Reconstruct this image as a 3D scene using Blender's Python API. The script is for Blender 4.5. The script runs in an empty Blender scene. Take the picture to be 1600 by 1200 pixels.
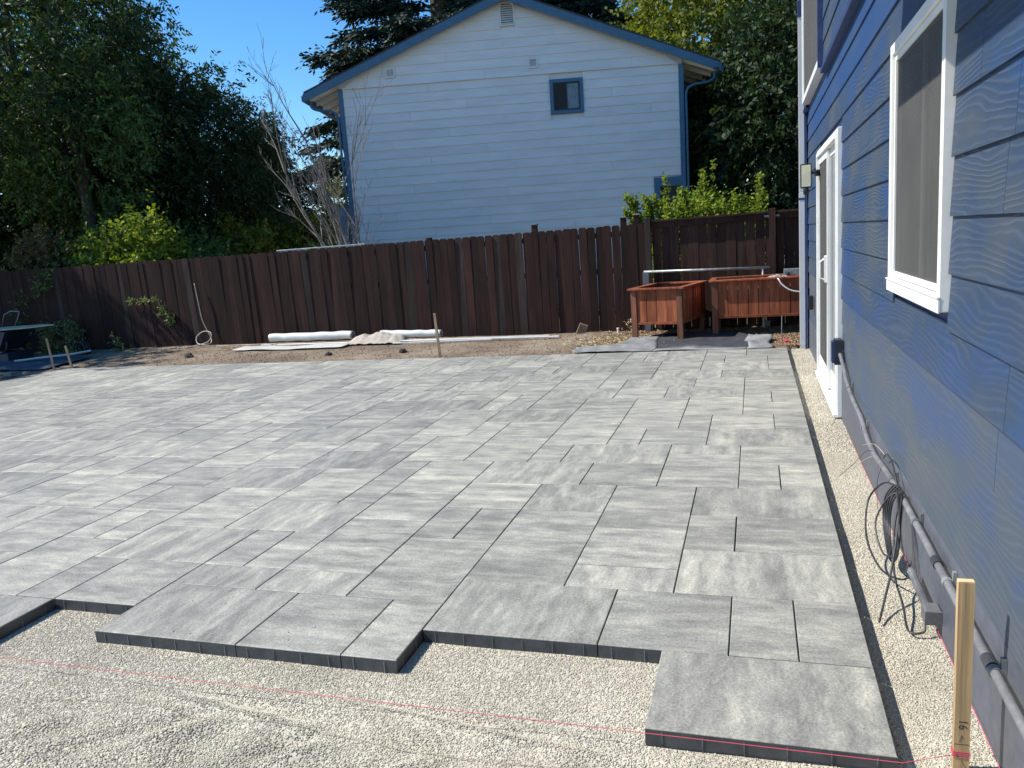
import bpy, math, random
import numpy as np
from mathutils import Matrix, Vector
random.seed(7); np.random.seed(7)
PI = math.pi
S = bpy.context.scene
COL = S.collection

# ---------------------------------------------------------------- camera
cam_data = bpy.data.cameras.new('camera')
cam_data.sensor_fit = 'HORIZONTAL'; cam_data.sensor_width = 36.0
cam_data.lens = 36.0 * 1217.72 / 1600.0
cam_data.clip_start = 0.05; cam_data.clip_end = 2000
cam = bpy.data.objects.new('camera', cam_data); COL.objects.link(cam)
cam.matrix_world = Matrix(((0.95393, 0.01665, 0.29958, 0), (0.2912, 0.18916, -0.93777, 0),
                           (-0.07228, 0.98181, 0.17559, 1.6), (0, 0, 0, 1)))
S.camera = cam

# ---------------------------------------------------------------- sky, sun, exposure
TRAVEL = Vector((0.87, 0.17, -1.0)).normalized()
world = bpy.data.worlds.new('World'); S.world = world; world.use_nodes = True
wn = world.node_tree; wn.nodes.clear()
wo = wn.nodes.new('ShaderNodeOutputWorld'); wb = wn.nodes.new('ShaderNodeBackground'); sk = wn.nodes.new('ShaderNodeTexSky')
sk.sky_type = 'NISHITA'; sk.sun_disc = False
sk.sun_elevation = math.asin(-TRAVEL.z)
sk.sun_rotation = math.atan2(-TRAVEL.x, -TRAVEL.y)
sk.air_density = 1.0; sk.dust_density = 0.0; sk.ozone_density = 4.0; sk.altitude = 0
wb.inputs['Strength'].default_value = 0.13
hs = wn.nodes.new('ShaderNodeHueSaturation'); hs.inputs['Saturation'].default_value = 1.28
wn.links.new(sk.outputs[0], hs.inputs['Color']); wn.links.new(hs.outputs[0], wb.inputs['Color']); wn.links.new(wb.outputs[0], wo.inputs['Surface'])
sun_d = bpy.data.lights.new('sun', 'SUN'); sun_d.energy = 4.8; sun_d.angle = math.radians(0.5); sun_d.color = (1.0, 0.95, 0.86)
sun = bpy.data.objects.new('sun', sun_d); COL.objects.link(sun)
sun.rotation_euler = TRAVEL.to_track_quat('-Z', 'Y').to_euler(); sun.location = (-20, 0, 25)
S.view_settings.view_transform = 'Standard'; S.view_settings.look = 'None'
S.view_settings.exposure = 0.52; S.view_settings.gamma = 1.0; S.view_settings.use_curve_mapping = False

# ---------------------------------------------------------------- helpers
class MB:
    """collects shapes, then links them as ONE mesh object"""
    def __init__(s): s.v = []; s.f = []; s.m = []; s.M = Matrix(); s.mi = 0
    def add(s, vs, fs):
        n = len(s.v)
        for p in vs: s.v.append(tuple(s.M @ Vector(p)))
        for f in fs: s.f.append([n + i for i in f]); s.m.append(s.mi)
        return s
    def box(s, a, b, bev=0.0):
        x0, y0, z0 = [min(p, q) for p, q in zip(a, b)]; x1, y1, z1 = [max(p, q) for p, q in zip(a, b)]
        if bev <= 0:
            s.add([(x0,y0,z0),(x1,y0,z0),(x1,y1,z0),(x0,y1,z0),(x0,y0,z1),(x1,y0,z1),(x1,y1,z1),(x0,y1,z1)],
                  [(0,3,2,1),(4,5,6,7),(0,1,5,4),(1,2,6,5),(2,3,7,6),(3,0,4,7)])
        else:
            c = bev
            vs = []
            for (z, i) in ((z0, c), (z0 + c, 0), (z1 - c, 0), (z1, c)):
                for (px, py) in ((x0 + i, y0 + i), (x1 - i, y0 + i), (x1 - i, y1 - i), (x0 + i, y1 - i)):
                    vs.append((px, py, z))
            fs = [(3,2,1,0),(12,13,14,15)]
            for r in range(3):
                for k in range(4):
                    a_ = r*4+k; b_ = r*4+(k+1) % 4
                    fs.append((a_, b_, b_+4, a_+4))
            s.add(vs, fs)
        return s
    def tube(s, pts, r, n=8, cap=True):
        pts = [Vector(p) for p in pts]
        rs = r if isinstance(r, (list, tuple)) else [r]*len(pts)
        vs = []; fs = []
        up = Vector((0, 0, 1)); prev = None
        for i, p in enumerate(pts):
            t = (pts[min(i+1, len(pts)-1)] - pts[max(i-1, 0)])
            if t.length < 1e-9: t = Vector((0, 0, 1))
            t.normalize()
            a = (prev - t*prev.dot(t)) if prev is not None else t.cross(up)
            if a.length < 1e-3: a = t.cross(Vector((1, 0, 0)))
            a.normalize(); b = t.cross(a); prev = a
            for k in range(n):
                q = 2*PI*k/n
                vs.append(p + (a*math.cos(q) + b*math.sin(q))*rs[i])
        for i in range(len(pts)-1):
            for k in range(n):
                fs.append((i*n+k, i*n+(k+1) % n, (i+1)*n+(k+1) % n, (i+1)*n+k))
        if cap:
            fs.append(tuple(range(n-1, -1, -1))); fs.append(tuple((len(pts)-1)*n+k for k in range(n)))
        return s.add(vs, fs)
    def prism(s, poly, fn, d0, d1):
        """poly of (a,b); fn(a,b,d)->xyz"""
        n = len(poly)
        vs = [fn(a, b, d0) for a, b in poly] + [fn(a, b, d1) for a, b in poly]
        fs = [tuple(range(n)), tuple(range(2*n-1, n-1, -1))]
        for k in range(n): fs.append((k, k+n, (k+1) % n+n, (k+1) % n))
        return s.add(vs, fs)
    def build(s, name, mat, parent=None, smooth=False, recalc=False):
        me = bpy.data.meshes.new(name); me.from_pydata(s.v, [], s.f)
        mats = mat if isinstance(mat, (list, tuple)) else [mat]
        for m_ in mats: me.materials.append(m_)
        if len(mats) > 1: me.polygons.foreach_set('material_index', s.m)
        if smooth: me.polygons.foreach_set('use_smooth', [True]*len(me.polygons))
        me.update()
        if recalc:
            import bmesh
            bm = bmesh.new(); bm.from_mesh(me); bmesh.ops.recalc_face_normals(bm, faces=bm.faces); bm.to_mesh(me); bm.free()
        return link(name, me, parent)
def link(name, me, parent=None):
    o = bpy.data.objects.new(name, me); COL.objects.link(o)
    if parent is not None: o.parent = parent
    return o
def tag(o, label=None, cat=None, group=None, kind=None):
    if label: o['label'] = label
    if cat: o['category'] = cat
    if group: o['group'] = group
    if kind: o['kind'] = kind
    return o
def empty(name, loc=(0, 0, 0), rz=0, **k):
    o = bpy.data.objects.new(name, None); COL.objects.link(o); o.location = loc; o.rotation_euler = (0, 0, rz); o.empty_display_size = .1
    return tag(o, **k)
def npmesh(name, V, F, mat, parent=None, smooth=False):
    """V (n,3), F (m,k) numpy"""
    me = bpy.data.meshes.new(name)
    V = np.ascontiguousarray(V, dtype=np.float32); F = np.ascontiguousarray(F, dtype=np.int32); k = F.shape[1]
    me.vertices.add(len(V)); me.vertices.foreach_set('co', V.ravel())
    me.loops.add(F.size); me.loops.foreach_set('vertex_index', F.ravel())
    me.polygons.add(len(F)); me.polygons.foreach_set('loop_start', np.arange(0, F.size, k, dtype=np.int32))
    me.polygons.foreach_set('loop_total', np.full(len(F), k, dtype=np.int32))
    if smooth: me.polygons.foreach_set('use_smooth', np.ones(len(F), dtype=bool))
    me.update(calc_edges=True); me.materials.append(mat)
    return link(name, me, parent)

# ---------------------------------------------------------------- node materials
class NT:
    def __init__(s, name):
        s.mat = bpy.data.materials.new(name); s.mat.use_nodes = True; s.t = s.mat.node_tree; s.t.nodes.clear()
        s.out = s.n('ShaderNodeOutputMaterial'); s.b = s.n('ShaderNodeBsdfPrincipled'); s.l(s.b.outputs[0], s.out.inputs[0])
    def n(s, typ, **k):
        x = s.t.nodes.new(typ)
        for a, v in k.items(): setattr(x, a, v)
        return x
    def l(s, a, b): s.t.links.new(a, b)
    def val(s, x, v):
        if isinstance(v, (int, float, tuple, list)): x.default_value = v
        else: s.l(v, x)
    def math(s, op, a, b=0.0, c=None):
        x = s.n('ShaderNodeMath', operation=op); s.val(x.inputs[0], a); s.val(x.inputs[1], b)
        if c is not None: s.val(x.inputs[2], c)
        return x.outputs[0]
    def noise(s, vec, scale, detail=4, rough=.55, dist=0.0):
        x = s.n('ShaderNodeTexNoise'); s.l(vec, x.inputs['Vector']); x.inputs['Scale'].default_value = scale
        x.inputs['Detail'].default_value = detail; x.inputs['Roughness'].default_value = rough; x.inputs['Distortion'].default_value = dist
        return x.outputs['Fac']
    def mapping(s, vec, scale=(1, 1, 1), loc=(0, 0, 0)):
        x = s.n('ShaderNodeMapping'); s.l(vec, x.inputs[0]); x.inputs['Scale'].default_value = scale; s.val(x.inputs['Location'], loc)
        return x.outputs[0]
    def ramp(s, fac, stops):
        x = s.n('ShaderNodeValToRGB'); s.val(x.inputs[0], fac); e = x.color_ramp.elements
        while len(e) > 1: e.remove(e[-1])
        e[0].position = stops[0][0]; e[0].color = (*stops[0][1], 1) if len(stops[0][1]) == 3 else stops[0][1]
        for p, c in stops[1:]:
            q = e.new(p); q.color = (*c, 1)
        return x.outputs[0]
    def rng(s, v, a, b, c, d):
        x = s.n('ShaderNodeMapRange'); s.val(x.inputs[0], v)
        for i, q in enumerate((a, b, c, d)): x.inputs[i+1].default_value = q
        return x.outputs[0]
    def mix(s, fac, a, b, typ='MIX'):
        x = s.n('ShaderNodeMix', data_type='RGBA', blend_type=typ); s.val(x.inputs[0], fac)
        for i, q in ((6, a), (7, b)):
            if isinstance(q, tuple): x.inputs[i].default_value = (*q, 1)
            else: s.l(q, x.inputs[i])
        return x.outputs[2]
    def bump(s, h, strength=.3, dist=.01, prev=None):
        x = s.n('ShaderNodeBump'); x.inputs['Strength'].default_value = strength; x.inputs['Distance'].default_value = dist
        s.l(h, x.inputs['Height'])
        if prev is not None: s.l(prev, x.inputs['Normal'])
        return x.outputs[0]
    def coord(s, which='Object'): return s.n('ShaderNodeTexCoord').outputs[which]
    def geo(s, which): return s.n('ShaderNodeNewGeometry').outputs[which]
    def rand(s): return s.n('ShaderNodeObjectInfo').outputs['Random']
    def base(s, c=None, rough=None, spec=None, metal=None, normal=None):
        B = s.b.inputs
        if c is not None: s.val(B['Base Color'], (*c, 1) if isinstance(c, tuple) else c)
        if rough is not None: s.val(B['Roughness'], rough)
        if spec is not None: B['Specular IOR Level'].default_value = spec
        if metal is not None: B['Metallic'].default_value = metal
        if normal is not None: s.l(normal, B['Normal'])
        return s.mat
def scl(c, f): return tuple(min(1, q*f) for q in c)

def surf(name, c, var=.25, scale=6, stretch=(1, 1, 1), rough=.7, bump=.2, bdist=.004, metal=0.0, spec=.5, objvar=.2, c2=None, fine=None):
    """a plain surface with mottling, grain and a little difference from object to object"""
    t = NT(name); co = t.mapping(t.geo('Position'), stretch)
    n1 = t.noise(co, scale, 5); n2 = t.noise(co, (fine or scale*7), 3)
    lo = scl(c, 1-var); hi = c2 if c2 else scl(c, 1+var)
    col = t.ramp(n1, [(.3, lo), (.7, hi)])
    col = t.mix(.5 if var > .1 else .08, col, t.ramp(n2, [(.3, (.7, .7, .7)), (.7, (1.25, 1.25, 1.25))]), 'MULTIPLY')
    v = t.rng(t.rand(), 0, 1, 1-objvar, 1+objvar)
    cv = t.n('ShaderNodeCombineColor')
    for k in range(3): t.l(v, cv.inputs[k])
    col = t.mix(1.0, col, cv.outputs[0], 'MULTIPLY')
    nrm = t.bump(n2, bump, bdist)
    r = t.rng(n1, .3, .7, max(0, rough-.08), min(1, rough+.08))
    return t.base(col, r, spec, metal, nrm)

def m_paver():
    t = NT('paver_concrete')
    uv = t.coord('UV'); rnd = t.rand()
    off = t.n('ShaderNodeCombineXYZ'); t.l(t.math('MULTIPLY', rnd, 91.0), off.inputs[0]); t.l(t.math('MULTIPLY', rnd, 57.0), off.inputs[1]); t.l(t.math('MULTIPLY', rnd, 23.0), off.inputs[2])
    v = t.n('ShaderNodeVectorMath', operation='ADD'); t.l(uv, v.inputs[0]); t.l(off.outputs[0], v.inputs[1]); v = v.outputs[0]
    warp = t.n('ShaderNodeTexNoise'); t.l(v, warp.inputs['Vector']); warp.inputs['Scale'].default_value = 7; warp.inputs['Detail'].default_value = 4
    wv = t.n('ShaderNodeVectorMath', operation='MULTIPLY_ADD'); t.l(warp.outputs['Color'], wv.inputs[0]); wv.inputs[1].default_value = (.10, .06, 0); t.l(v, wv.inputs[2])
    s1 = t.noise(t.mapping(wv.outputs[0], (1.3, 8.5, 1)), 1.0, 5, .62)
    s2 = t.noise(t.mapping(wv.outputs[0], (3.5, 26, 1)), 1.0, 4, .6)
    blot = t.noise(t.mapping(wv.outputs[0], (.8, 1.5, 1)), 6.5, 8, .74)
    f = t.math('ADD', t.math('MULTIPLY', s1, .40), t.math('ADD', t.math('MULTIPLY', s2, .14), t.math('MULTIPLY', blot, .48)))
    f = t.math('ADD', f, t.rng(t.math('FRACT', t.math('MULTIPLY', rnd, 7.31)), 0, 1, -.042, .042))
    col = t.ramp(f, [(.36, (.160, .157, .144)), (.45, (.235, .231, .209)), (.52, (.312, .305, .271)), (.59, (.415, .402, .348)), (.67, (.57, .545, .445))])
    sp = t.noise(uv, 330, 2, .8); gr = t.noise(uv, 90, 3, .7)
    col = t.mix(.75, col, t.ramp(sp, [(.28, (.35, .35, .36)), (.44, (.92, .92, .92)), (.58, (1.1, 1.1, 1.08)), (.70, (1.9, 1.9, 1.85))]), 'MULTIPLY')
    col = t.mix(.8, col, t.ramp(gr, [(.3, (.62, .62, .63)), (.7, (1.35, 1.35, 1.32))]), 'MULTIPLY')
    # sides below the textured top layer are coloured darker
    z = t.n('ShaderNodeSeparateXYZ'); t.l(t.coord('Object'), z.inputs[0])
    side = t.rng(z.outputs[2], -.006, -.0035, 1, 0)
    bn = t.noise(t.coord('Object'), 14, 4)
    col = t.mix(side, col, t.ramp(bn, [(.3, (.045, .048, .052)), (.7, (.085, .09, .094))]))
    h = t.math('ADD', t.math('MULTIPLY', sp, .5), t.math('MULTIPLY', gr, 1.0))
    return t.base(col, t.rng(f, .4, .65, .62, .52), .45, 0, t.bump(h, .35, .0012))

def m_gravel(name, chips):
    t = NT(name); p = t.geo('Position')
    n1 = t.noise(p, 2.2, 5, .6); n2 = t.noise(p, 60 if not chips else 150, 4, .7)
    col = t.ramp(n1, [(.3, (.49, .455, .37)), (.5, (.57, .53, .435)), (.72, (.63, .59, .485))])
    if chips:
        r = t.geo('Random Per Island')
        col = t.mix(1, col, t.ramp(r, [(0, (.6, .6, .61)), (.12, (.8, .8, .8)), (.5, (1.0, 1.0, 1.0)), (.88, (1.12, 1.11, 1.08)), (1, (1.3, 1.29, 1.26))]), 'MULTIPLY')
    col = t.mix(.5 if chips else .8, col, t.ramp(n2, [(.3, (.55, .55, .56)), (.7, (1.2, 1.2, 1.18))]), 'MULTIPLY')
    return t.base(col, .8, .3, 0, t.bump(n2, .5, .003 if chips else .01))

def m_dirt():
    t = NT('dry_dirt'); p = t.geo('Position')
    n1 = t.noise(p, 1.1, 6, .62); n2 = t.noise(p, 24, 6, .7); n3 = t.noise(p, 140, 3, .7)
    col = t.ramp(n1, [(.28, (.16, .122, .088)), (.5, (.265, .21, .155)), (.72, (.38, .315, .24))])
    col = t.mix(.8, col, t.ramp(n2, [(.3, (.55, .54, .53)), (.7, (1.3, 1.28, 1.25))]), 'MULTIPLY')
    col = t.mix(.6, col, t.ramp(n3, [(.3, (.6, .6, .6)), (.72, (1.4, 1.4, 1.4))]), 'MULTIPLY')
    h = t.math('ADD', t.math('MULTIPLY', n2, 1.0), t.math('MULTIPLY', n3, .3))
    return t.base(col, .95, .15, 0, t.bump(h, .9, .03))

def m_siding(name, c, bright, dull, emboss=1.0):
    """fibre cement with pressed cedar grain, painted"""
    t = NT(name); p = t.geo('Position'); rnd = t.rand()
    sx = t.n('ShaderNodeSeparateXYZ'); t.l(p, sx.inputs[0])
    cb = t.n('ShaderNodeCombineXYZ'); t.l(sx.outputs[1], cb.inputs[0]); t.l(t.math('ADD', sx.outputs[2], t.math('MULTIPLY', rnd, 37.0)), cb.inputs[1]); t.l(t.math('MULTIPLY', rnd, 11.0), cb.inputs[2])
    low = t.noise(t.mapping(cb.outputs[0], (1.15, 4.2, 1)), 1.0, 1.5, .45)
    low2 = t.noise(t.mapping(cb.outputs[0], (9, 16, 1)), 1.0, 2, .5)
    ph = t.math('ADD', t.math('MULTIPLY', low, 58.0), t.math('ADD', t.math('MULTIPLY', low2, 4.5), t.math('MULTIPLY', sx.outputs[2], 250.0)))
    w = t.math('SINE', ph)
    ridge = t.math('POWER', t.math('MULTIPLY_ADD', w, .5, .5), 2.6)
    msk = t.rng(t.noise(t.mapping(cb.outputs[0], (2.2, 5, 1)), 1.0, 3), .32, .5, .2, 1)
    ridge = t.math('MULTIPLY', ridge, msk)
    pat = t.noise(t.mapping(p, (1, .55, 1.1)), 1.5, 5, .6)
    col = t.ramp(pat, [(.36, bright), (.5, c), (.66, dull)])
    st = t.noise(t.mapping(p, (1, 5, 1.5)), 2.2, 4, .6)
    col = t.mix(t.rng(st, .6, .72, 0, .35), col, bright)
    col = t.mix(t.math('MULTIPLY', ridge, .20*emboss), col, scl(dull, 2.1))
    fine = t.noise(p, 260, 2)
    r = t.rng(pat, .35, .65, .48, .66)
    nb = t.bump(ridge, .48*emboss + .02, .003); nb = t.bump(fine, .15, .0008, nb)
    return t.base(col, r, .5, 0, nb)

def m_leaf(name, dark, light, rough=.5, trans=.25):
    t = NT(name)
    r = t.geo('Random Per Island'); p = t.geo('Position'); n = t.noise(p, .9, 3)
    f = t.math('ADD', t.math('MULTIPLY', r, .65), t.math('MULTIPLY', n, .35))
    col = t.ramp(f, [(.1, dark), (.75, light)])
    t.base(col, .6, .22)
    tr = t.n('ShaderNodeBsdfTranslucent'); t.l(t.mix(1, col, (1.5, 1.5, .55), 'MULTIPLY'), tr.inputs[0])
    mx = t.n('ShaderNodeMixShader'); mx.inputs[0].default_value = trans
    t.l(t.b.outputs[0], mx.inputs[1]); t.l(tr.outputs[0], mx.inputs[2]); t.l(mx.outputs[0], t.out.inputs[0])
    return t.mat

def m_fence(name, a, b, objvar=.45):
    t = NT(name); p = t.geo('Position'); rnd = t.rand()
    off = t.n('ShaderNodeCombineXYZ'); t.l(t.math('MULTIPLY', rnd, 50.0), off.inputs[0]); t.l(t.math('MULTIPLY', rnd, 31.0), off.inputs[2])
    v = t.n('ShaderNodeVectorMath', operation='ADD'); t.l(p, v.inputs[0]); t.l(off.outputs[0], v.inputs[1])
    n1 = t.noise(t.mapping(v.outputs[0], (16, 16, .9)), 1.0, 5, .6); n2 = t.noise(t.mapping(v.outputs[0], (90, 90, 4)), 1.0, 3, .6)
    n3 = t.noise(v.outputs[0], 1.6, 4)
    col = t.ramp(n1, [(.3, a), (.7, b)])
    col = t.mix(.7, col, t.ramp(n2, [(.3, (.55, .55, .55)), (.7, (1.3, 1.3, 1.3))]), 'MULTIPLY')
    col = t.mix(.6, col, t.ramp(n3, [(.3, (.6, .62, .66)), (.7, (1.25, 1.2, 1.15))]), 'MULTIPLY')
    q = t.rng(rnd, 0, 1, 1-objvar, 1+objvar); cv = t.n('ShaderNodeCombineColor')
    for k in range(3): t.l(q, cv.inputs[k])
    col = t.mix(1, col, cv.outputs[0], 'MULTIPLY')
    return t.base(col, .8, .25, 0, t.bump(n2, .4, .003))

def m_glass(name, c=(.03, .04, .05), rough=.04):
    t = NT(name); n = t.noise(t.geo('Position'), 1.5, 2)
    return t.base(t.ramp(n, [(.3, scl(c, .8)), (.7, scl(c, 1.3))]), rough, .9)

M = dict(
 paver=m_paver(), gravel_bed=m_gravel('gravel_ground', False), chip=m_gravel('gravel_chip', True), dirt=m_dirt(),
 bedding=surf('bedding_sand', (.05, .05, .05), rough=.9, scale=40),
 siding=m_siding('blue_siding', (.026, .052, .100), (.014, .054, .170), (.052, .066, .086)),
 siding_low=m_siding('blue_siding_lower', (.058, .078, .110), (.028, .066, .160), (.088, .096, .104), .5),
 siding_new=m_siding('fresh_blue_siding', (.018, .056, .150), (.014, .056, .175), (.026, .062, .13), .12),
 foundation=surf('painted_foundation', (.10, .108, .132), var=.2, scale=2.5, rough=.5, bump=.3, objvar=.0),
 bluetrim=surf('navy_trim', (.03, .055, .16), scale=8, rough=.5),
 white=surf('white_vinyl', (.80, .79, .76), var=.04, scale=5, rough=.4, bump=.05, objvar=.03),
 whitemetal=surf('white_painted_metal', (.78, .78, .78), var=.05, scale=5, rough=.35, bump=.05),
 screen=surf('insect_screen', (.10, .097, .092), var=.08, scale=3, rough=.75, bump=.3, bdist=.001, objvar=0, fine=300),
 curtain=surf('pale_curtain', (.45, .43, .40), var=.2, scale=1.5, stretch=(1, 14, .3), rough=.8),
 glass=m_glass('window_glass'),
 inside=surf('dark_interior', (.03, .03, .03), rough=.9),
 conduit=surf('grey_pvc', (.145, .145, .15), var=.25, scale=9, rough=.5, bump=.1),
 cable=surf('black_cable', (.035, .036, .04), rough=.45, scale=10),
 copper=surf('bare_wire', (.55, .42, .33), rough=.4),
 stake=surf('new_pine', (.40, .27, .135), var=.3, scale=1.2, stretch=(40, 40, 1.3), rough=.75, bump=.4, bdist=.002, fine=3),
 stake_end=surf('pine_end_grain', (.66, .50, .27), var=.15, scale=40, rough=.8),
 oldwood=surf('weathered_stake', (.36, .25, .15), var=.3, scale=2, stretch=(20, 20, 1.5), rough=.85),
 ink=surf('black_marker', (.06, .05, .045), rough=.7),
 string=surf('pink_string', (.75, .10, .16), var=.05, rough=.6, bump=0),
 dimstring=surf('faded_string', (.48, .40, .33), var=.1, rough=.8, bump=0),
 fence=m_fence('stained_fence', (.018, .0085, .0070), (.052, .0215, .0155)),
 fence_grey=m_fence('weathered_fence', (.028, .021, .018), (.066, .045, .036)),
 fence2=m_fence('brown_fence', (.026, .013, .010), (.07, .036, .025), .25),
 planter=m_fence('redwood_stain', (.17, .045, .022), (.40, .125, .055), .28),
 planter_leg=m_fence('weathered_planter_leg', (.11, .045, .028), (.24, .105, .062), .2),
 planter_in=surf('planter_soil', (.04, .03, .022), rough=.95, scale=20),
 nsiding=surf('white_lap_siding', (.72, .69, .675), var=.07, scale=1.1, stretch=(1, 1, 5), rough=.6, bump=.1, objvar=.035),
 ntrim=surf('blue_house_trim', (.055, .135, .22), var=.12, scale=5, rough=.55, objvar=.05),
 nsoffit=surf('white_soffit', (.82, .80, .76), var=.05, rough=.7),
 roofing=surf('roof_shingles', (.05, .05, .052), scale=14, rough=.9, bump=.8, bdist=.02),
 ground=surf('dry_grass_ground', (.075, .085, .03), var=.4, scale=.8, rough=.95, c2=(.16, .14, .07), bump=.8, bdist=.05),
 bark=surf('bark', (.075, .055, .04), var=.4, scale=6, stretch=(5, 5, 1), rough=.9, bump=.8, bdist=.03),
 palebark=surf('pale_bark', (.21, .175, .145), var=.35, scale=5, stretch=(4, 4, 1), rough=.85, bump=.5, bdist=.02),
 mulch=surf('wood_chip', (.27, .17, .095), var=.5, scale=30, rough=.9),
 straw=surf('dry_straw', (.50, .40, .22), var=.3, scale=30, rough=.9),
 fabric=surf('weed_barrier', (.27, .27, .265), var=.3, scale=5, rough=.55, bump=.4, bdist=.004),
 darksheet=surf('dark_sheet', (.055, .058, .062), var=.2, scale=5, rough=.5, bump=.4, bdist=.004),
 whiteroll=surf('white_roll_wrap', (.62, .61, .57), var=.1, scale=6, rough=.5),
 galv=surf('galvanised_steel', (.33, .35, .35), var=.25, scale=12, rough=.45, metal=.6),
 galvbox=surf('grey_steel_box', (.17, .19, .20), var=.25, scale=12, rough=.5, metal=.3),
 lampglass=surf('lamp_lens', (.62, .60, .44), var=.08, scale=8, rough=.25),
 black=surf('black_plastic', (.018, .02, .025), rough=.45),
 tarp=surf('blue_tarp', (.085, .10, .13), var=.2, scale=4, rough=.5, bump=.6, bdist=.03),
 barrow=surf('dark_blue_steel', (.018, .024, .038), rough=.5),
 ply=surf('plywood', (.62, .50, .32), var=.12, scale=3, stretch=(1, 4, 1), rough=.7),
 stone=surf('stone', (.30, .28, .25), rough=.9, scale=9),
 clod=surf('dark_soil_clod', (.07, .055, .045), rough=.95, scale=30),
 leafA=m_leaf('leaf_dark_green', (.010, .024, .011), (.042, .072, .028)),
 leafB=m_leaf('leaf_mid_green', (.026, .055, .016), (.11, .17, .045)),
 leafY=m_leaf('leaf_yellow_green', (.05, .085, .012), (.20, .22, .035), trans=.35),
 leafBright=m_leaf('leaf_bright_green', (.075, .12, .018), (.26, .32, .045), trans=.4),
 leafBush=m_leaf('leaf_bush_green', (.04, .085, .015), (.14, .22, .05), trans=.3),
 leafBrown=m_leaf('leaf_brown_green', (.06, .055, .025), (.17, .14, .06)),
 needle=m_leaf('conifer_needles', (.010, .022, .017), (.038, .062, .042), trans=.05),
 needleG=m_leaf('grey_conifer_needles', (.02, .036, .03), (.06, .085, .065), trans=.05),
 weed=m_leaf('weed_green', (.05, .08, .03), (.22, .26, .11)),
)

# the insect screen lets some of what is behind it through
_t = M['screen'].node_tree; _b = [n for n in _t.nodes if n.type == 'BSDF_PRINCIPLED'][0]; _o = [n for n in _t.nodes if n.type == 'OUTPUT_MATERIAL'][0]
_tr = _t.nodes.new('ShaderNodeBsdfTransparent'); _mx = _t.nodes.new('ShaderNodeMixShader'); _mx.inputs[0].default_value = .42
_t.links.new(_b.outputs[0], _mx.inputs[1]); _t.links.new(_tr.outputs[0], _mx.inputs[2]); _t.links.new(_mx.outputs[0], _o.inputs[0])

# ================================================================= GROUND AND SETTING
U = 0.25462883683; PX0 = -0.3748163844; PY0 = 2.8350749590
WALL = 0.70                                   # the sheathing plane of the blue house
def smooth01(x): x = np.clip(x, 0, 1); return x*x*(3-2*x)
_ph = np.random.RandomState(5)
def waves(x, y, n, lo, hi, seed):
    r = np.random.RandomState(seed); z = 0*x
    for k in range(n):
        f = r.uniform(lo, hi); a = r.uniform(0, 2*PI); p = r.uniform(0, 2*PI)
        z = z + np.sin((x*math.cos(a) + y*math.sin(a))*f + p + 1.3*np.sin(y*f*.37 + p) )/n
    return z
def gravel_h(x, y):
    strip = smooth01((x-.40)/.05)
    front = smooth01((2.42 - y)/.35)*smooth01((.45 - x)/.4)
    z = -.0605 - .016*strip + .004*waves(x, y, 6, 5, 14, 3)
    z = z + front*(.030*waves(x*1.0, y*1.6, 7, 6, 13, 9) + .014*waves(x, y, 8, 20, 34, 11) - .010)
    # foot scuffs, dragged towards the lower left
    for (cx, cy, L, W, D) in ((-1.25, 2.02, .16, .045, .022), (-.85, 1.98, .15, .04, .018), (-1.6, 2.1, .12, .04, .018), (-2.1, 2.14, .14, .05, .018), (-.45, 2.12, .12, .035, .014), (-.15, 2.1, .1, .03, .012), (-1.9, 2.28, .35, .03, .011), (-1.0, 2.33, .4, .022, .009)):
        a = .7 if L < .3 else -.12
        u = (x-cx)*math.cos(a) + (y-cy)*math.sin(a); v = -(x-cx)*math.sin(a) + (y-cy)*math.cos(a)
        g = np.exp(-(u/L)**2 - (v/W)**2); g2 = np.exp(-(u/L)**2 - ((v+W*1.6)/W)**2)
        z = z - 1.5*D*g + 1.4*D*g2
    return z
def dirt_h(x, y):
    ramp = np.clip((y - 10.9)/2.2, 0, 1)
    z = -.035 + ramp*(.045 + .055*np.clip((-x - 2)/12, 0, 1)) + .012*waves(x, y, 7, 1.5, 5, 21) + .006*waves(x, y, 9, 9, 22, 22)
    z = z + .05*np.exp(-((x+2.55)/.5)**2 - ((y-12.7)/.35)**2) - .02*smooth01((-12.0-x)/.6)
    inside = smooth01((10.72-y)/.1)*smooth01((x+11.75)/.1)
    return z*(1-inside) - .14*inside
def grid(name, xs, ys, hf, mat, kind='structure'):
    X, Y = np.meshgrid(xs, ys); Z = hf(X, Y)
    V = np.stack([X.ravel(), Y.ravel(), Z.ravel()], 1); nx = len(xs); ny = len(ys)
    i = (np.arange(ny-1)[:, None]*nx + np.arange(nx-1)[None, :]).ravel()
    F = np.stack([i, i+1, i+nx+1, i+nx], 1)
    o = npmesh(name, V, F, mat, smooth=True); o['kind'] = kind
    return o
# the yard out to the horizon
g = MB(); g.add([(-600,-300,-.17),(600,-300,-.17),(600,900,-.17),(-600,900,-.17)], [(0,1,2,3)])
g.build('ground', M['ground'])['kind'] = 'structure'
xs = np.concatenate([np.arange(-13, -4, .2), np.arange(-4, .701, .02)])
ys = np.concatenate([np.arange(-3, .5, .25), np.arange(.5, 2.9, .02), np.arange(2.9, 11.25, .06)])
grid('gravel_bed', xs, ys, gravel_h, M['gravel_bed'])
xs = np.concatenate([np.arange(-24, -11.6, .08), np.arange(-11.6, 3.2, .045)])
ys = np.concatenate([np.arange(-3, 10.6, .3), np.arange(10.6, 13.8, .04)])
grid('dirt_strip', xs, ys, lambda x, y: np.where((x > .45) & (y < 11.2), -.14, dirt_h(x, y)), M['dirt'])

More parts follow.
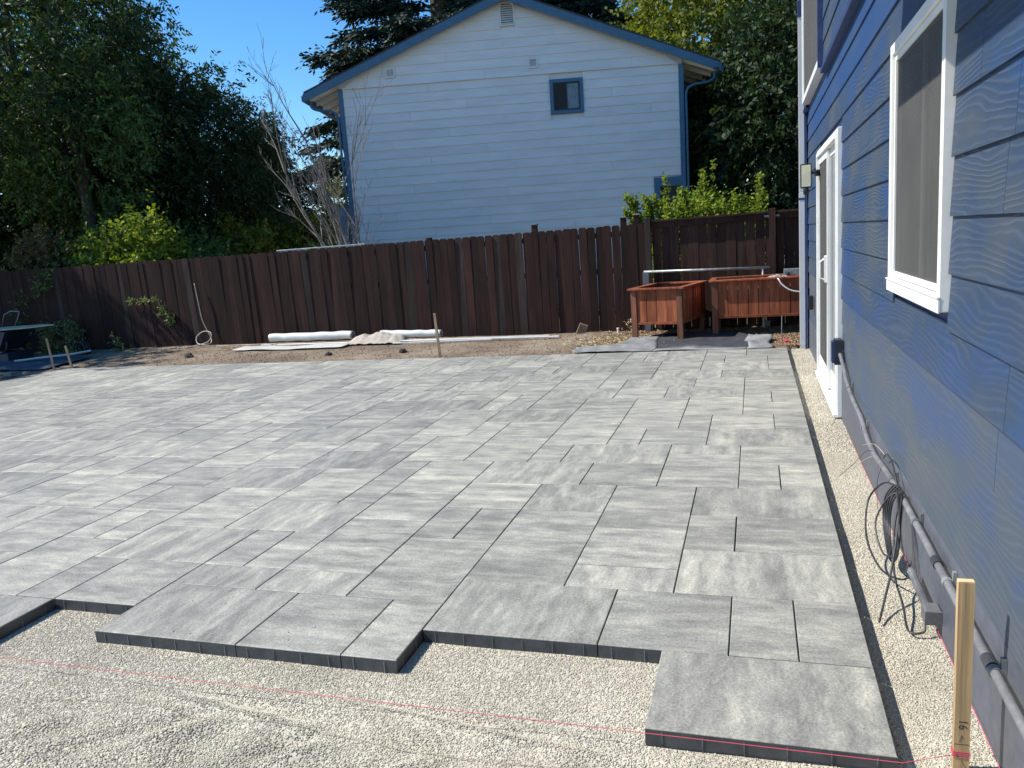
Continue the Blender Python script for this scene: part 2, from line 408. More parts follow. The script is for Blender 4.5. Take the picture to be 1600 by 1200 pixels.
# ---- gravel chips: real stones
def chips(name, P, size, mat, flat=.5):
    n = len(P)
    base = np.array([(1,0,0),(0,1,0),(-1,0,0),(0,-1,0),(.15,.1,1),(-.1,-.05,-1)], float)
    fc = np.array([(0,1,4),(1,2,4),(2,3,4),(3,0,4),(1,0,5),(2,1,5),(3,2,5),(0,3,5)])
    B = base[None]*np.random.uniform(.65, 1.25, (n, 6, 3))
    sc = np.stack([size*np.random.uniform(.7, 1.3, n), size*np.random.uniform(.42, .8, n), size*flat*np.random.uniform(.5, 1.1, n)], 1)
    B = B*sc[:, None]
    a = np.random.uniform(0, 2*PI, n); t = np.random.normal(0, .3, n); t2 = np.random.normal(0, .3, n)
    def rot(B, ax, ang):
        c, s_ = np.cos(ang)[:, None], np.sin(ang)[:, None]; i, j = [(1, 2), (0, 2), (0, 1)][ax]
        o = B.copy(); o[:, :, i] = B[:, :, i]*c - B[:, :, j]*s_; o[:, :, j] = B[:, :, i]*s_ + B[:, :, j]*c
        return o
    B = rot(rot(rot(B, 0, t), 1, t2), 2, a)
    V = (B + P[:, None]).reshape(-1, 3); F = (fc[None] + (np.arange(n)*6)[:, None, None]).reshape(-1, 3)
    return npmesh(name, V, F, mat)
def paved(x, y):
    """inside the paved outline"""
    i = (x - PX0)/U; j = (y - PY0)/U
    b = np.where(i > 3, 99, np.where(i >= 0, -2, np.where(i >= -4, 0, np.where(i >= -10, -1, np.where(i >= -12, 0, -2)))))
    return (j > b) & (j < 31.3) & (i > -45)
def scatter(n, x0, x1, y0, y1, dens=None):
    x = np.random.uniform(x0, x1, n); y = np.random.uniform(y0, y1, n)
    keep = ~paved(x, y)
    if dens is not None: keep &= np.random.uniform(0, 1, n) < dens(x, y)
    return x[keep], y[keep]
x, y = scatter(190000, -4.0, .69, 1.55, 2.85, lambda x, y: np.where(y > 2.85-(-x)*.0, 0, 1)*np.where(y < 1.75 - .10*(-x)*0, .6, 1))
x2, y2 = scatter(60000, .385, .695, 2.5, 6.0, lambda x, y: np.clip(1.25-(y-2.5)*.22, .3, 1))
x3, y3 = scatter(16000, .385, .695, 6.0, 11.2)
X_ = np.concatenate([x, x2, x3]); Y_ = np.concatenate([y, y2, y3])
sz = np.where(Y_ < 2.9, .0048, np.where(Y_ < 6, .0056, .009))*np.random.uniform(.6, 1.35, len(X_))
sz = sz*(1 + .5*smooth01((-1.2-X_)/1.4)*smooth01((2.25-Y_)/.4))
Z_ = gravel_h(X_, Y_) + sz*.18
o = chips('gravel', np.stack([X_, Y_, Z_], 1), sz, M['chip']); o['kind'] = 'stuff'
o['label'] = 'pale crushed stone chips covering the bare strip and the foreground'
x = np.random.uniform(-4.2, .37, 1500); y = 2.34 + np.abs(np.random.normal(0, 1.3, 1500)); k = paved(x, y) & paved(x, y-.02) & paved(x+.02, y) & paved(x-.02, y); x = x[k]; y = y[k]
o = chips('stray_chips', np.stack([x, y, 0*x+.0015], 1), np.random.uniform(.001, .0034, len(x))*np.random.choice([1, 1, 1, 1.5], len(x)), M['chip'], .6); o['kind'] = 'stuff'
# clods and chips lying on the dirt
x = np.random.uniform(-12, -1.9, 2600); y = np.random.uniform(10.9, 13.1, 2600)
o = chips('soil_crumbs', np.stack([x, y, dirt_h(x, y)+.004], 1), np.random.uniform(.006, .02, 2600), M['dirt'], .7); o['kind'] = 'stuff'
x = np.concatenate([np.random.uniform(-2.6, .75, 9000)]); y = np.random.uniform(11.15, 13.1, 9000)
k = np.random.uniform(0, 1, 9000) < smooth01((x+2.5)/1.0)*.95+.03; x = x[k]; y = y[k]
o = chips('bark_mulch', np.stack([x, y, dirt_h(x, y)+.006], 1), np.random.uniform(.012, .034, len(x)), M['mulch'], .3); o['kind'] = 'stuff'
x = np.random.normal(-2.0, .40, 900); y = np.random.normal(11.85, .42, 900); k = (y > 11.05) & (y < 13.0); x = x[k]; y = y[k]
V = []; F = []
for px, py in zip(x, y):
    a = random.uniform(0, PI); L = random.uniform(.012, .045); z = float(dirt_h(np.array(px), np.array(py))) + random.uniform(.004, .03); w = .0022
    dx, dy = math.cos(a)*L, math.sin(a)*L; n = len(V)
    V += [(px-dx, py-dy, z), (px+dx, py+dy, z+random.uniform(-.01, .03)), (px+dx-dy*w/L, py+dy+dx*w/L, z+.004), (px-dx-dy*w/L, py-dy+dx*w/L, z+.004)]
    F.append((n, n+1, n+2, n+3))
o = npmesh('dry_straw', np.array(V), np.array(F), M['straw']); o['kind'] = 'stuff'

# ================================================================= PATIO
TH = .085
pat = MB()
for (a, b, c_, d) in ((0,3,-2,31.3), (-4,0,0,31.3), (-10,-4,-1,31.3), (-12,-10,0,31.3), (-15,-12,-2,31.3), (-45,-15,0,31.3)):
    e = .006
    pat.add([(PX0+a*U+(e if a in (-15,) else 0), PY0+c_*U+e, -.0548), (PX0+b*U-(e if b == 3 else 0), PY0+c_*U+e, -.0548), (PX0+b*U-(e if b == 3 else 0), PY0+d*U-e, -.0548), (PX0+a*U, PY0+d*U-e, -.0548)], [(0,1,2,3)])
patio = pat.build('patio', M['bedding']); patio['kind'] = 'structure'
def paver_mesh(w, h, cut=0.0):
    gap = .0025; W = w*U - 2*gap; Hh = h*U - 2*gap - cut
    mb = MB(); c = .0028
    x0, y0, x1, y1 = -W/2, -Hh/2, W/2, Hh/2
    vs = []
    for (z, i) in ((-TH, 0), (-c, 0), (0, c)):
        for (px, py) in ((x0+i, y0+i), (x1-i, y0+i), (x1-i, y1-i), (x0+i, y1-i)): vs.append((px, py, z))
    fs = [(8,9,10,11)]
    for r in range(2):
        for k in range(4): fs.append((r*4+k, r*4+(k+1) % 4, r*4+(k+1) % 4+4, r*4+k+4))
    mb.add(vs, fs)
    # spacer ribs on the edges
    def ribs(L):
        n = max(2, round(L/.125)); return [(-L/2 + .055 + (L-.11)*k/(n-1)) for k in range(n)]
    for q in ribs(W):
        for s_, e in ((-1, y0), (1, y1)): mb.box((q-.002, e, -TH), (q+.002, e+s_*.0022, -.012))
    for q in ribs(Hh):
        for s_, e in ((-1, x0), (1, x1)): mb.box((e, q-.002, -TH), (e+s_*.0022, q+.002, -.012))
    me = bpy.data.meshes.new('paver'); me.from_pydata(mb.v, [], mb.f); me.materials.append(M['paver']); me.materials.append(M['rib'])
    mi = [0]*len(fs) + [1]*(len(mb.f)-len(fs)); me.polygons.foreach_set('material_index', mi)
    uv = me.uv_layers.new(name='UVMap'); along_y = (w, h) in ((3, 2), (1, 1), (2, 1))
    for lp in me.loops:
        p = me.vertices[lp.vertex_index].co
        uv.data[lp.index].uv = (p.y, p.x) if along_y else (p.x, p.y)
    me.update(); return me
M['rib'] = surf('sunlit_spacer_rib', (.16, .165, .17), rough=.8)  # ribs lighter than the paver sides: caught sunlight put into the colour
SHP = dict(A=(3,2), B=(2,3), C=(2,2), D=(1,2), E=(2,1), F=(1,1)); PM = {}
PAV={-2:"-15A 0A",
-1:"-10A -7C -5D",
0:"-18A -15B -13D -12C -4A -1C 1D 2D",
1:"-10E -8E -6B",
2:"-20A -17B -13A -10D -9D -8B -4C -2E 0A",
3:"-15D -14D -2C",
4:"-23A -20E -18F -13B -11A -6D -5D -4C 0D 1C",
5:"-20C -18B -16D -15C -8C -2B",
6:"-26A -23A -11B -9D -6C -4E 0A",
7:"-28C -20B -16C -14A -8B -4E",
8:"-26A -23E -21D -18C -9D -6A -3C -1B 1D 2D",
9:"-28E -23E -16B -14B -12A",
10:"-30A -27A -24A -21A -18B -9B -7B -5D -4A 1C",
11:"-12E -10D -1E",
12:"-33A -30B -28A -25A -22B -20C -16D -15A -12C -5B -3D -2C 0A",
13:"-18D -17D -10C -8D -7C",
14:"-37A -34C -32C -28C -26C -24D -23D -20B -16B -14C -12C -3B -1D 0C 2D",
15:"-30E -22C -18C -10C -8A -5C",
16:"-39A -36A -33D -32C -30C -28A -25A -14B -12E -1B 1C",
17:"-22C -20D -19C -17A -12A -9E -7C -5C -3C",
18:"-42A -39A -36A -33C -31A -28C -26B -24E -9D -8D 1D 2D",
19:"-24A -21C -19B -17B -15D -14A -11C -7A -4C -2A",
20:"-43A -40C -38C -36C -34C -32C -30C -28C -9B 1B",
21:"-26B -24D -23C -21B -15B -13D -12A -7C -5D -4A -1C",
22:"-45C -43A -40A -37A -34D -33A -30C -28C -19D -18A",
23:"-24A -13B -11D -10A -7C -5B -3A 0A",
24:"-45A -42A -39A -36A -33A -30C -28A -25F -21C -19C -17C -15C",
25:"-25B -23B -11C -9D -8A -3B -1A 2D",
26:"-45C -43A -40A -37A -34A -31D -30A -27C -21A -18C -16A -13D -12D -5C",
27:"-11C -9C -7C -1D 0C 2D",
28:"-45A -42A -39A -36A -33C -31B -29B -27B -25A -22B -20B -18B -16B -14A -5D -4A",
29:"-11D -10A -7C -1C 1C",
30:"-45E -43E -41E -39E -37E -35E -33E -25F -24E -14E -12F -5E -3E"}
for j, row in PAV.items():
    for tok in row.split():
        i = int(tok[:-1]); w, h = SHP[tok[-1]]; last = (j + h >= 31)
        key = (w, h, last)
        if key not in PM: PM[key] = paver_mesh(w, h, -.3*U if last else 0)
        o = link('paver', PM[key], patio)
        o.location = (PX0 + (i+w/2)*U + random.uniform(-.0008, .0008), PY0 + (j+h/2)*U + (.15*U if last else 0) + random.uniform(-.0008, .0008), random.uniform(-.0012, .0012))
        o.rotation_euler = (random.uniform(-.0012, .0012), random.uniform(-.0012, .0012), (PI if random.random() < .5 else 0) + random.uniform(-.0015, .0015))

# ================================================================= BLUE HOUSE
house = empty('blue_house', (WALL, 5, -.12), label='blue lap sided house along the right edge of the patio', cat='house')
HO = Vector((WALL, 5, -.12))
def hb(): m = MB(); m.M = Matrix.Translation(-HO); return m
DOOR = (7.02, 9.22, -.12, 2.34); WIN = (3.24, 4.44, 1.235, 2.42); UWIN = (8.38, 10.95, 3.06, 4.75)
Y0H, Y1H = -3.0, 11.25
# framed wall behind the boards, with the three openings left out
w = hb()
def wall_rects(y0, y1, z0, z1, holes):
    ysx = sorted({y0, y1, *[q for h_ in holes for q in h_[:2]]}); zsx = sorted({z0, z1, *[q for h_ in holes for q in h_[2:]]})
    for a, b in zip(ysx, ysx[1:]):
        for c_, d in zip(zsx, zsx[1:]):
            if not any(h_[0] <= a and b <= h_[1] and h_[2] <= c_ and d <= h_[3] for h_ in holes): yield a, b, c_, d
for a, b, c_, d in wall_rects(Y0H, Y1H, -.14, 5.6, (DOOR, WIN, UWIN)): w.add([(WALL,a,c_),(WALL,b,c_),(WALL,b,d),(WALL,a,d)], [(0,3,2,1)])
w.add([(WALL,Y1H,-.14),(8,Y1H,-.14),(8,Y1H,5.6),(WALL,Y1H,5.6)], [(0,3,2,1)])
w.add([(WALL,Y0H,-.14),(8,Y0H,-.14),(8,Y0H,5.6),(WALL,Y0H,5.6)], [(0,1,2,3)])
w.add([(8,Y0H,-.14),(8,Y1H,-.14),(8,Y1H,5.6),(8,Y0H,5.6)], [(0,1,2,3)])
w.build('wall', M['bluetrim'], house)
w = hb(); w.box((WALL-.012, Y0H, -.14), (WALL-.001, DOOR[0]-.002, .335)); w.box((WALL-.012, DOOR[1]+.002, -.14), (WALL-.001, Y1H, .335)); w.build('foundation', M['foundation'], house)
w = hb(); w.box((WALL+.30, Y0H+.1, -.1), (WALL+.32, Y1H-.1, 5.5)); w.build('interior_wall', M['inside'], house)
# lap boards, one by one
def board(y0, y1, z0, expo, mat, t=.016, out=0.0):
    m = hb(); x0 = WALL - out; lap = .022; zt = z0 + expo + lap
    # outer face leans in towards the top, so each course laps over the one below
    p = [(x0-.004-t, z0), (x0-.006, z0+.001), (x0-.001, zt), (x0-.004-t*.30, zt)]
    m.prism(p, lambda a, b, d: (a, d, b), y0, y1)
    return m.build('siding_board', mat, house, recalc=True)
random.seed(31)
E_ = .2085; course = 0
SEAMS = {.75: [2.6, 6.3], .54: [5.42], 2.42: [7.0], 2.63: [8.1]}
z = .335
while z < 5.4:
    zz = z
    upper = zz > 2.97
    if abs(zz - 3.04) < .11: z += E_; pass
    mat = M['siding_low'] if zz < .94 else (M['siding_new'] if 2.55 < zz < 3.03 else M['siding'])
    if zz > 5.2: break
    seams = [s_ for k_, v_ in SEAMS.items() if abs(k_-zz) < .06 for s_ in v_]
    if not seams:
        s_ = random.uniform(-1.5, 1.6)
        while s_ < Y1H-1: seams.append(s_); s_ += 3.66
    segs = [(Y0H, Y1H)]
    for (a, b, c_, d) in (DOOR, WIN, UWIN):
        if zz + E_ > c_ + .02 and zz < d - .02:
            segs = [q for s0, s1 in segs for q in ((s0, min(s1, a-.003)), (max(s0, b+.003), s1)) if q[1]-q[0] > .02]
    for s0, s1 in segs:
        cuts = [s0] + sorted(c_ for c_ in seams if s0+.15 < c_ < s1-.15) + [s1]
        for a, b in zip(cuts, cuts[1:]):
            board(a, b-.003, zz, E_, mat, .007 if zz < .74 else (.011 if zz < .9 else .017), .035 if upper else 0.0)
    z += E_ if zz == z else 0
# belt where the upper storey steps out
m = hb(); m.box((WALL-.075, Y0H, 2.985), (WALL-.002, UWIN[0]-.01, 3.03), .004); m.box((WALL-.075, UWIN[1]+.01, 2.985), (WALL-.002, Y1H, 3.03), .004); m.build('belt_flashing', M['bluetrim'], house)
m = hb(); m.box((WALL-.035, Y1H+.002, -.1), (WALL+.09, Y1H+.028, 5.5), .003); m.box((WALL-.062, Y1H-.10, -.1), (WALL-.036, Y1H+.028, 5.5), .003); m.build('corner_trim', M['bluetrim'], house)
# eaves high above, and the bay whose shade falls on the near wall
m = hb(); m.box((WALL-.55, Y0H-.4, 5.55), (9, Y1H+.4, 5.75)); m.build('roof', M['roofing'], house)
m = hb(); m.box((WALL-.80, -2.9, 2.99), (WALL-.078, 4.17, 5.2), .01); m.build('upper_bay', M['siding'], house)

def window(name, y0, y1, z0, z1, prj, parent=house, tall=False, sill=True):
    """white vinyl window seen edge-on: casing, inner frame, screen, glass"""
    ox = WALL-prj
    f = hb(); c = .055
    for (a, b, cc, d) in ((y0, y0+c, z0, z1), (y1-c, y1, z0, z1)): f.box((ox, a, cc), (WALL+.01, b, d), .004)
    f.box((ox, y0+c, z1-c), (WALL+.01, y1-c, z1), .004)
    f.box((ox, y0+c, z0), (WALL+.01, y1-c, z0+c*1.15), .004)
    win = f.build(name, M['white'], parent)
    i = hb(); d = c+.003; e = .028
    for (a, b, cc, dd) in ((y0+d, y0+d+e, z0+d+.01, z1-d), (y1-d-e, y1-d, z0+d+.01, z1-d), (y0+d+e, y1-d-e, z1-d-e, z1-d), (y0+d+e, y1-d-e, z0+d+.01, z0+d+.01+e)): i.box((ox+.012, a, cc), (WALL, b, dd), .003)
    i.build('sash', M['white'], win)
    r_ = hb(); yc = (y0+y1)/2 - .08; r_.box((ox+.026, yc-.028, z0+d+.03), (WALL-.010, yc+.028, z1-d), .003); r_.build('meeting_rail', M['white'], win)
    r_ = hb(); r_.box((WALL+.05, y0+.05, z0+.02), (WALL+.06, y0+(y1-y0)*.38, z1)); r_.build('curtain', M['curtain'], win)
    q = hb(); q.box((ox+.020, y0+d+e-.004, z0+d+.03), (ox+.0215, y1-d-e+.004, z1-d-e+.004)); q.build('screen', M['screen'], win)
    q = hb(); q.box((WALL-.006, y0+d, z0+d), (WALL+.0, y1-d, z1-d)); q.build('pane', M['glass'], win)
    if sill:
        q = hb(); q.box((ox-.006, y0-.002, z0-.004), (ox-.0005, y1+.002, z0+.05), .002); q.box((ox-.011, y0-.003, z0+.0505), (ox-.0005, y1+.003, z0+.060), .002); q.build('sill', M['white'], win)
    return win
window('window', *WIN, .046)
uw = window('window', *UWIN, .095, sill=False)
# the white framed window's blue outer edge in the upper storey
m = hb(); m.box((WALL-.10, UWIN[0]-.045, UWIN[2]-.02), (WALL-.03, UWIN[0]-.004, UWIN[3]), .003); m.build('window_casing', M['bluetrim'], house)

# sliding patio door
y0, y1, z0, z1 = DOOR
d = hb(); c = .075
for a in (y0+.004, y1-c-.004): d.box((WALL-.045, a, -.055), (WALL+.02, a+c, z1), .004)
d.box((WALL-.045, y0+c+.005, z1-c), (WALL+.02, y1-c-.005, z1), .004)
for a in (y0+.04, y1-.085): d.box((WALL-.058, a, -.05), (WALL-.0455, a+.045, z1-.03), .003)
d.box((WALL-.058, y0+.086, z1-.075), (WALL-.0455, y1-.087, z1-.03), .003)
door = d.build('patio_door', M['white'], house)
t = hb(); t.box((WALL-.075, y0+.01, -.062), (WALL+.02, y1-.01, -.028), .004); t.box((WALL-.05, y0+.06, -.0275), (WALL-.035, y1-.06, -.008), .002); t.build('threshold', M['white'], door)
ym = (y0+y1)/2
def leaf(a, b, x, nm, mat):
    L = hb(); e = .07; zb = -.02; zt = z1-c-.004
    for (p, q, r, s_) in ((a, a+e, zb, zt), (b-e, b, zb, zt), (a+e, b-e, zt-e, zt), (a+e, b-e, zb, zb+.19)): L.box((x, p, r), (x+.022, q, s_), .003)
    o = L.build(nm, M['white'], door)
    g_ = hb(); g_.box((x+.008, a+e, zb+.19), (x+.0095, b-e, zt-e)); g_.build('screen' if mat == 'screen' else 'pane', M[mat], door)
leaf(ym-.03, y1-c-.006, WALL-.036, 'door_panel', 'screen'); leaf(y0+c+.006, ym+.03, WALL-.010, 'door_panel', 'glass')
leaf(y0+c+.006, ym+.03, WALL-.034, 'screen_panel', 'screen') if False else None
h_ = hb(); h_.box((WALL-.062, ym-.005, 1.02), (WALL-.037, ym+.035, 1.28), .006); h_.tube([(WALL-.06, ym+.02, 1.05), (WALL-.10, ym+.02, 1.07), (WALL-.10, ym+.02, 1.22), (WALL-.06, ym+.02, 1.25)], .009, 8); h_.build('handle', M['white'], door)

# downspout at the far corner
dx0, dy0 = .572, 11.16
m = hb(); m.box((dx0, dy0, -.085), (dx0+.098, dy0+.075, 2.0), .008); m.box((dx0+.002, dy0+.002, 2.0), (dx0+.096, dy0+.073, 5.6), .008)
ds = m.build('downspout', M['whitemetal'], house)
m = hb()
for zz in (1.9, 4.16): m.box((dx0-.004, dy0-.004, zz), (WALL-.062, dy0+.079, zz+.03 if zz < 3 else zz+.20), .002)
m.build('strap', M['bluetrim'], ds)

# electrical conduit clipped along the wall
cp = [(6.86, .52), (6.62, .47), (6.35, .385), (6.05, .335), (5.5, .305), (5.15, .235), (4.85, .225), (4.45, .255), (4.0, .272), (3.5, .268), (3.1, .262), (2.6, .255), (2.1, .25), (1.4, .25)]
pts = []
for (a, b), (c_, d_) in zip(cp, cp[1:]):
    for k in range(4): q = k/4; q2 = q*q*(3-2*q)*.5+q*.5; pts.append((WALL-.042, a+(c_-a)*q, b+(d_-b)*q2))
m = hb(); m.tube(pts, .0150, 10); cond = m.build('conduit', M['conduit'], house, smooth=True)
for yy in (6.2, 5.35, 4.25, 3.62, 3.02, 2.42, 1.7):
    zc = min(pts, key=lambda p: abs(p[1]-yy))[2]
    m = hb(); n = 8
    m.tube([(WALL-.042, yy-.012, zc), (WALL-.042, yy+.012, zc)], .0195, 12); m.box((WALL-.026, yy-.01, zc-.006), (WALL-.013, yy+.01, zc+.045)); m.build('conduit_clamp', M['galv'], cond)
for yy in (3.2, 2.47):
    zc = min(pts, key=lambda p: abs(p[1]-yy))[2]
    m = hb(); m.tube([(WALL-.042, yy-.03, zc), (WALL-.042, yy+.03, zc)], .0195, 12); m.build('coupling', M['cable'], cond)
m = hb(); m.box((WALL-.085, 6.84, .43), (WALL-.022, 6.96, .64), .006); ob = m.build('outlet_box', M['barrow'], house)
m = hb(); m.box((WALL-.105, 6.855, .445), (WALL-.086, 6.945, .625), .005); m.build('cover', M['bluetrim'], ob)
m = hb(); m.box((WALL-.075, 10.2, .55), (WALL-.022, 10.3, .72), .006); m.build('outlet_box', M['black'], house)
# low junction box with its own stub of pipe
m = hb(); m.box((WALL-.075, 3.22, -.015), (WALL-.013, 3.30, .05), .006); jb = m.build('junction_box', M['conduit'], house)
m = hb(); m.tube([(WALL-.05, 3.30, .02), (WALL-.055, 3.52, .035)], .017, 10); m.build('pipe_stub', M['conduit'], jb)
m = hb(); m.tube([(WALL-.055, 3.52, .035), (WALL-.057, 3.62, .043)], .0172, 10); m.build('stub_end', M['galv'], jb)

# cable coil hanging under the conduit, its tail over the gravel
cc = empty('cable_coil', (WALL-.07, 3.9, .2), label='tangled coil of black electrical cable hanging from the conduit on the blue wall', cat='cable')
CO = Vector((WALL-.07, 3.9, .2))
def spl(P, n=10):
    P = [Vector(p) for p in P]; out = []
    for i in range(len(P)-1):
        p0, p1, p2, p3 = P[max(i-1, 0)], P[i], P[i+1], P[min(i+2, len(P)-1)]
        for k in range(n):
            t = k/n; out.append(.5*((2*p1)+(p2-p0)*t+(2*p0-5*p1+4*p2-p3)*t*t+(3*p1-p0-3*p2+p3)*t**3))
    out.append(P[-1]); return out
def cable(P, r=.0048, mat='cable', nm='cable', parent=cc, off=CO):
    m = MB(); m.M = Matrix.Translation(-off); m.tube(spl(P), r, 6); return m.build(nm, M[mat], parent, smooth=True)
for k in range(5):
    a = .006*k; L = .035*k
    cable([(.655-a, 3.95+.02*k, .31), (.64-a, 4.10+L*.5, .20), (.63-a, 4.12+L*.3, .08), (.62-a, 4.0-.02*k, .0-.012*k*.3), (.62-a, 3.86-L, .05), (.63-a, 3.84-L, .18), (.655-a, 3.93, .315)])
cable([(.655, 4.02, .30), (.60, 4.12, .29), (.54, 4.2, .17), (.51, 4.02, .04), (.54, 3.78, -.02), (.60, 3.62, .0), (.64, 3.58, .04)])
cable([(.655, 3.98, .29), (.60, 4.0, .25), (.545, 3.98, .13), (.56, 3.85, .03), (.61, 3.78, .06), (.635, 3.85, .20), (.65, 3.92, .30)])
cable([(.65, 3.92, .30), (.61, 3.75, .22), (.56, 3.58, .08), (.505, 3.42, -.02), (.47, 3.30, -.052)])
cable([(.648, 3.95, .29), (.60, 3.80, .16), (.575, 3.62, .03), (.575, 3.4, -.02), (.57, 3.24, -.052), (.62, 3.22, -.045), (.63, 3.24, -.02)])
cable([(.66, 4.55, .30), (.655, 4.40, .36), (.65, 4.2, .37), (.65, 4.05, .30), (.655, 3.97, .22)])
for P in ([(.66, 4.9, .24), (.62, 4.95, .22), (.57, 5.05, .12), (.50, 5.2, -.01)], [(.66, 4.85, .23), (.60, 4.95, .16), (.52, 5.05, .05)], [(.67, 4.55, .31), (.64, 4.75, .32), (.60, 4.95, .26)], [(.655, 4.6, .22), (.645, 4.66, .12), (.64, 4.6, -.0), (.64, 4.52, -.03)]):
    cable(P, .0016, 'cable' if P[0][0] < .658 or P[0][1] > 4.86 else 'copper', 'loose_wire')

# flood light on its arm
fl = empty('flood_light', (.53, 9.0, 2.08), label='square white faced flood light on a black arm beside the patio door', cat='light')
FO = Vector((.53, 9.0, 2.08))
m = MB(); m.box((-.055, -.02, -.12), (.055, .025, .13), .008); m.build('housing', M['black'], fl)
m = MB(); m.box((-.045, -.024, -.105), (.045, -.0205, .115), .001); m.build('lens', M['lampglass'], fl)
m = MB(); m.tube([(0, -.005, -.125), (0, -.005, -.15)], .03, 10); m.tube([(0, -.03, -.165), (0, .02, -.165)], .028, 10); m.build('sensor', M['black'], fl)
m = MB(); m.tube([(.055, .0, .03), (.10, .0, .03), (.12, .06, .03)], .012, 8); m.tube([(.10, .05, .03), (.148, .07, .03)], .035, 10); m.build('arm', M['black'], fl)

# ================================================================= FENCES
FY = 13.15
fence = empty('wooden_fence', (-8, FY, 0), label='long dark stained dog-eared picket fence behind the dirt strip', cat='fence')
random.seed(12)
def picket(x, w, top, y, mat, parent, off, lean=0.0, ears=True, zb=None):
    m = MB(); zb = -.06 if zb is None else zb; e = .028; h2 = w/2
    poly = [(-h2, zb), (h2, zb), (h2, top-e), (h2-e*.9, top), (-h2+e*.9, top), (-h2, top-e)] if ears else [(-h2, zb), (h2, zb), (h2, top), (-h2, top)]
    m.prism(poly, lambda a, b, d: (a, d, b), 0, .017)
    o = m.build('picket', mat, parent); o.location = Vector((x, y, 0)) - off; o.rotation_euler = (random.uniform(-.006, .006), lean, 0)
    return o
FOF = Vector((-8, FY, 0)); x = -18.6; k = 0
while x < -1.75:
    w = .139 + random.uniform(-.004, .004)
    gap = random.choice([.001, .001, .0015, .002, .003, .004]) if x > -9 else .0015
    top = 1.79 + .035*max(0, (-x-9)/6) + random.uniform(-.004, .004)
    grey = random.random() < (.07 if x > -9 else .14)
    picket(x+w/2, w, top, FY + random.uniform(-.005, .005) + (.02 if random.random() < .03 else 0), M['fence_grey'] if grey else M['fence'], fence, FOF, random.uniform(-.007, .007) - .028*min(1, max(0, (-x-5)/5)))
    x += w + gap
for zz in (.3, 1.0, 1.6):
    m = MB(); m.M = Matrix.Translation(-FOF); m.box((-18.7, FY+.024, zz), (-1.72, FY+.062, zz+.088)); m.build('rail', M['fence'], fence)
for px, h in ((-1.86, 1.93), (-2.08, 1.90), (-3.62, 1.90), (-5.6, 1.83), (-8.0, 1.80), (-10.4, 1.80), (-12.8, 1.80), (-15.2, 1.82), (-17.6, 1.82)):
    m = MB(); m.M = Matrix.Translation(-FOF); s_ = .045
    m.box((px-s_, FY+.064, -.12), (px+s_, FY+.154, h), .004); o = m.build('post', M['fence'], fence)
    if h > 1.86:
        m = MB(); m.M = Matrix.Translation(-FOF); m.box((px-s_-.012, FY+.052, h+.001), (px+s_+.012, FY+.166, h+.022), .004); m.build('post_cap', M['stone'] if px == -1.86 else M['galvbox'], o)
# second run with a top rail and proud posts
f2 = empty('wooden_fence', (0, FY, 0), label='brown fence section with a top rail and proud posts behind the planter boxes', cat='fence'); F2O = Vector((0, FY, 0))
x = -1.60
while x < 3.4:
    w = .142 + random.uniform(-.004, .004); m = MB(); m.box((-w/2, 0, -.06), (w/2, .017, 1.70))
    o = m.build('fence_board', M['fence2'], f2); o.location = (x+w/2, .012 + random.uniform(-.003, .003), 0); o.rotation_euler = (0, random.uniform(-.004, .004), 0)
    x += w + random.choice([.001, .002, .004, .007])
for px in (-1.665, .275, 2.2):
    m = MB(); m.box((px-.047, -.075, -.1), (px+.047, .01, 1.865), .004); pz = m.build('post', M['fence_grey'] if px < -1 else M['fence2'], f2)
m = MB(); m.box((-1.66, -.055, -.02), (-1.62, -.05, -.01))
for a, b in ((-1.615, .225), (.325, 2.15)):
    m = MB(); m.box((a, -.03, 1.70), (b, .01, 1.79), .003); m.box((a, -.055, 1.7905), (b, .05, 1.825), .003); m.build('top_rail', M['fence2'], f2)
    m = MB(); m.box((a, -.024, .2), (b, .009, .29), .003); m.build('rail', M['fence2'], f2)
for px in (.19, .345):
    m = MB(); m.box((px-.035, -.036, 1.735), (px+.035, -.0305, 1.765)); m.build('bracket', M['galv'], f2)

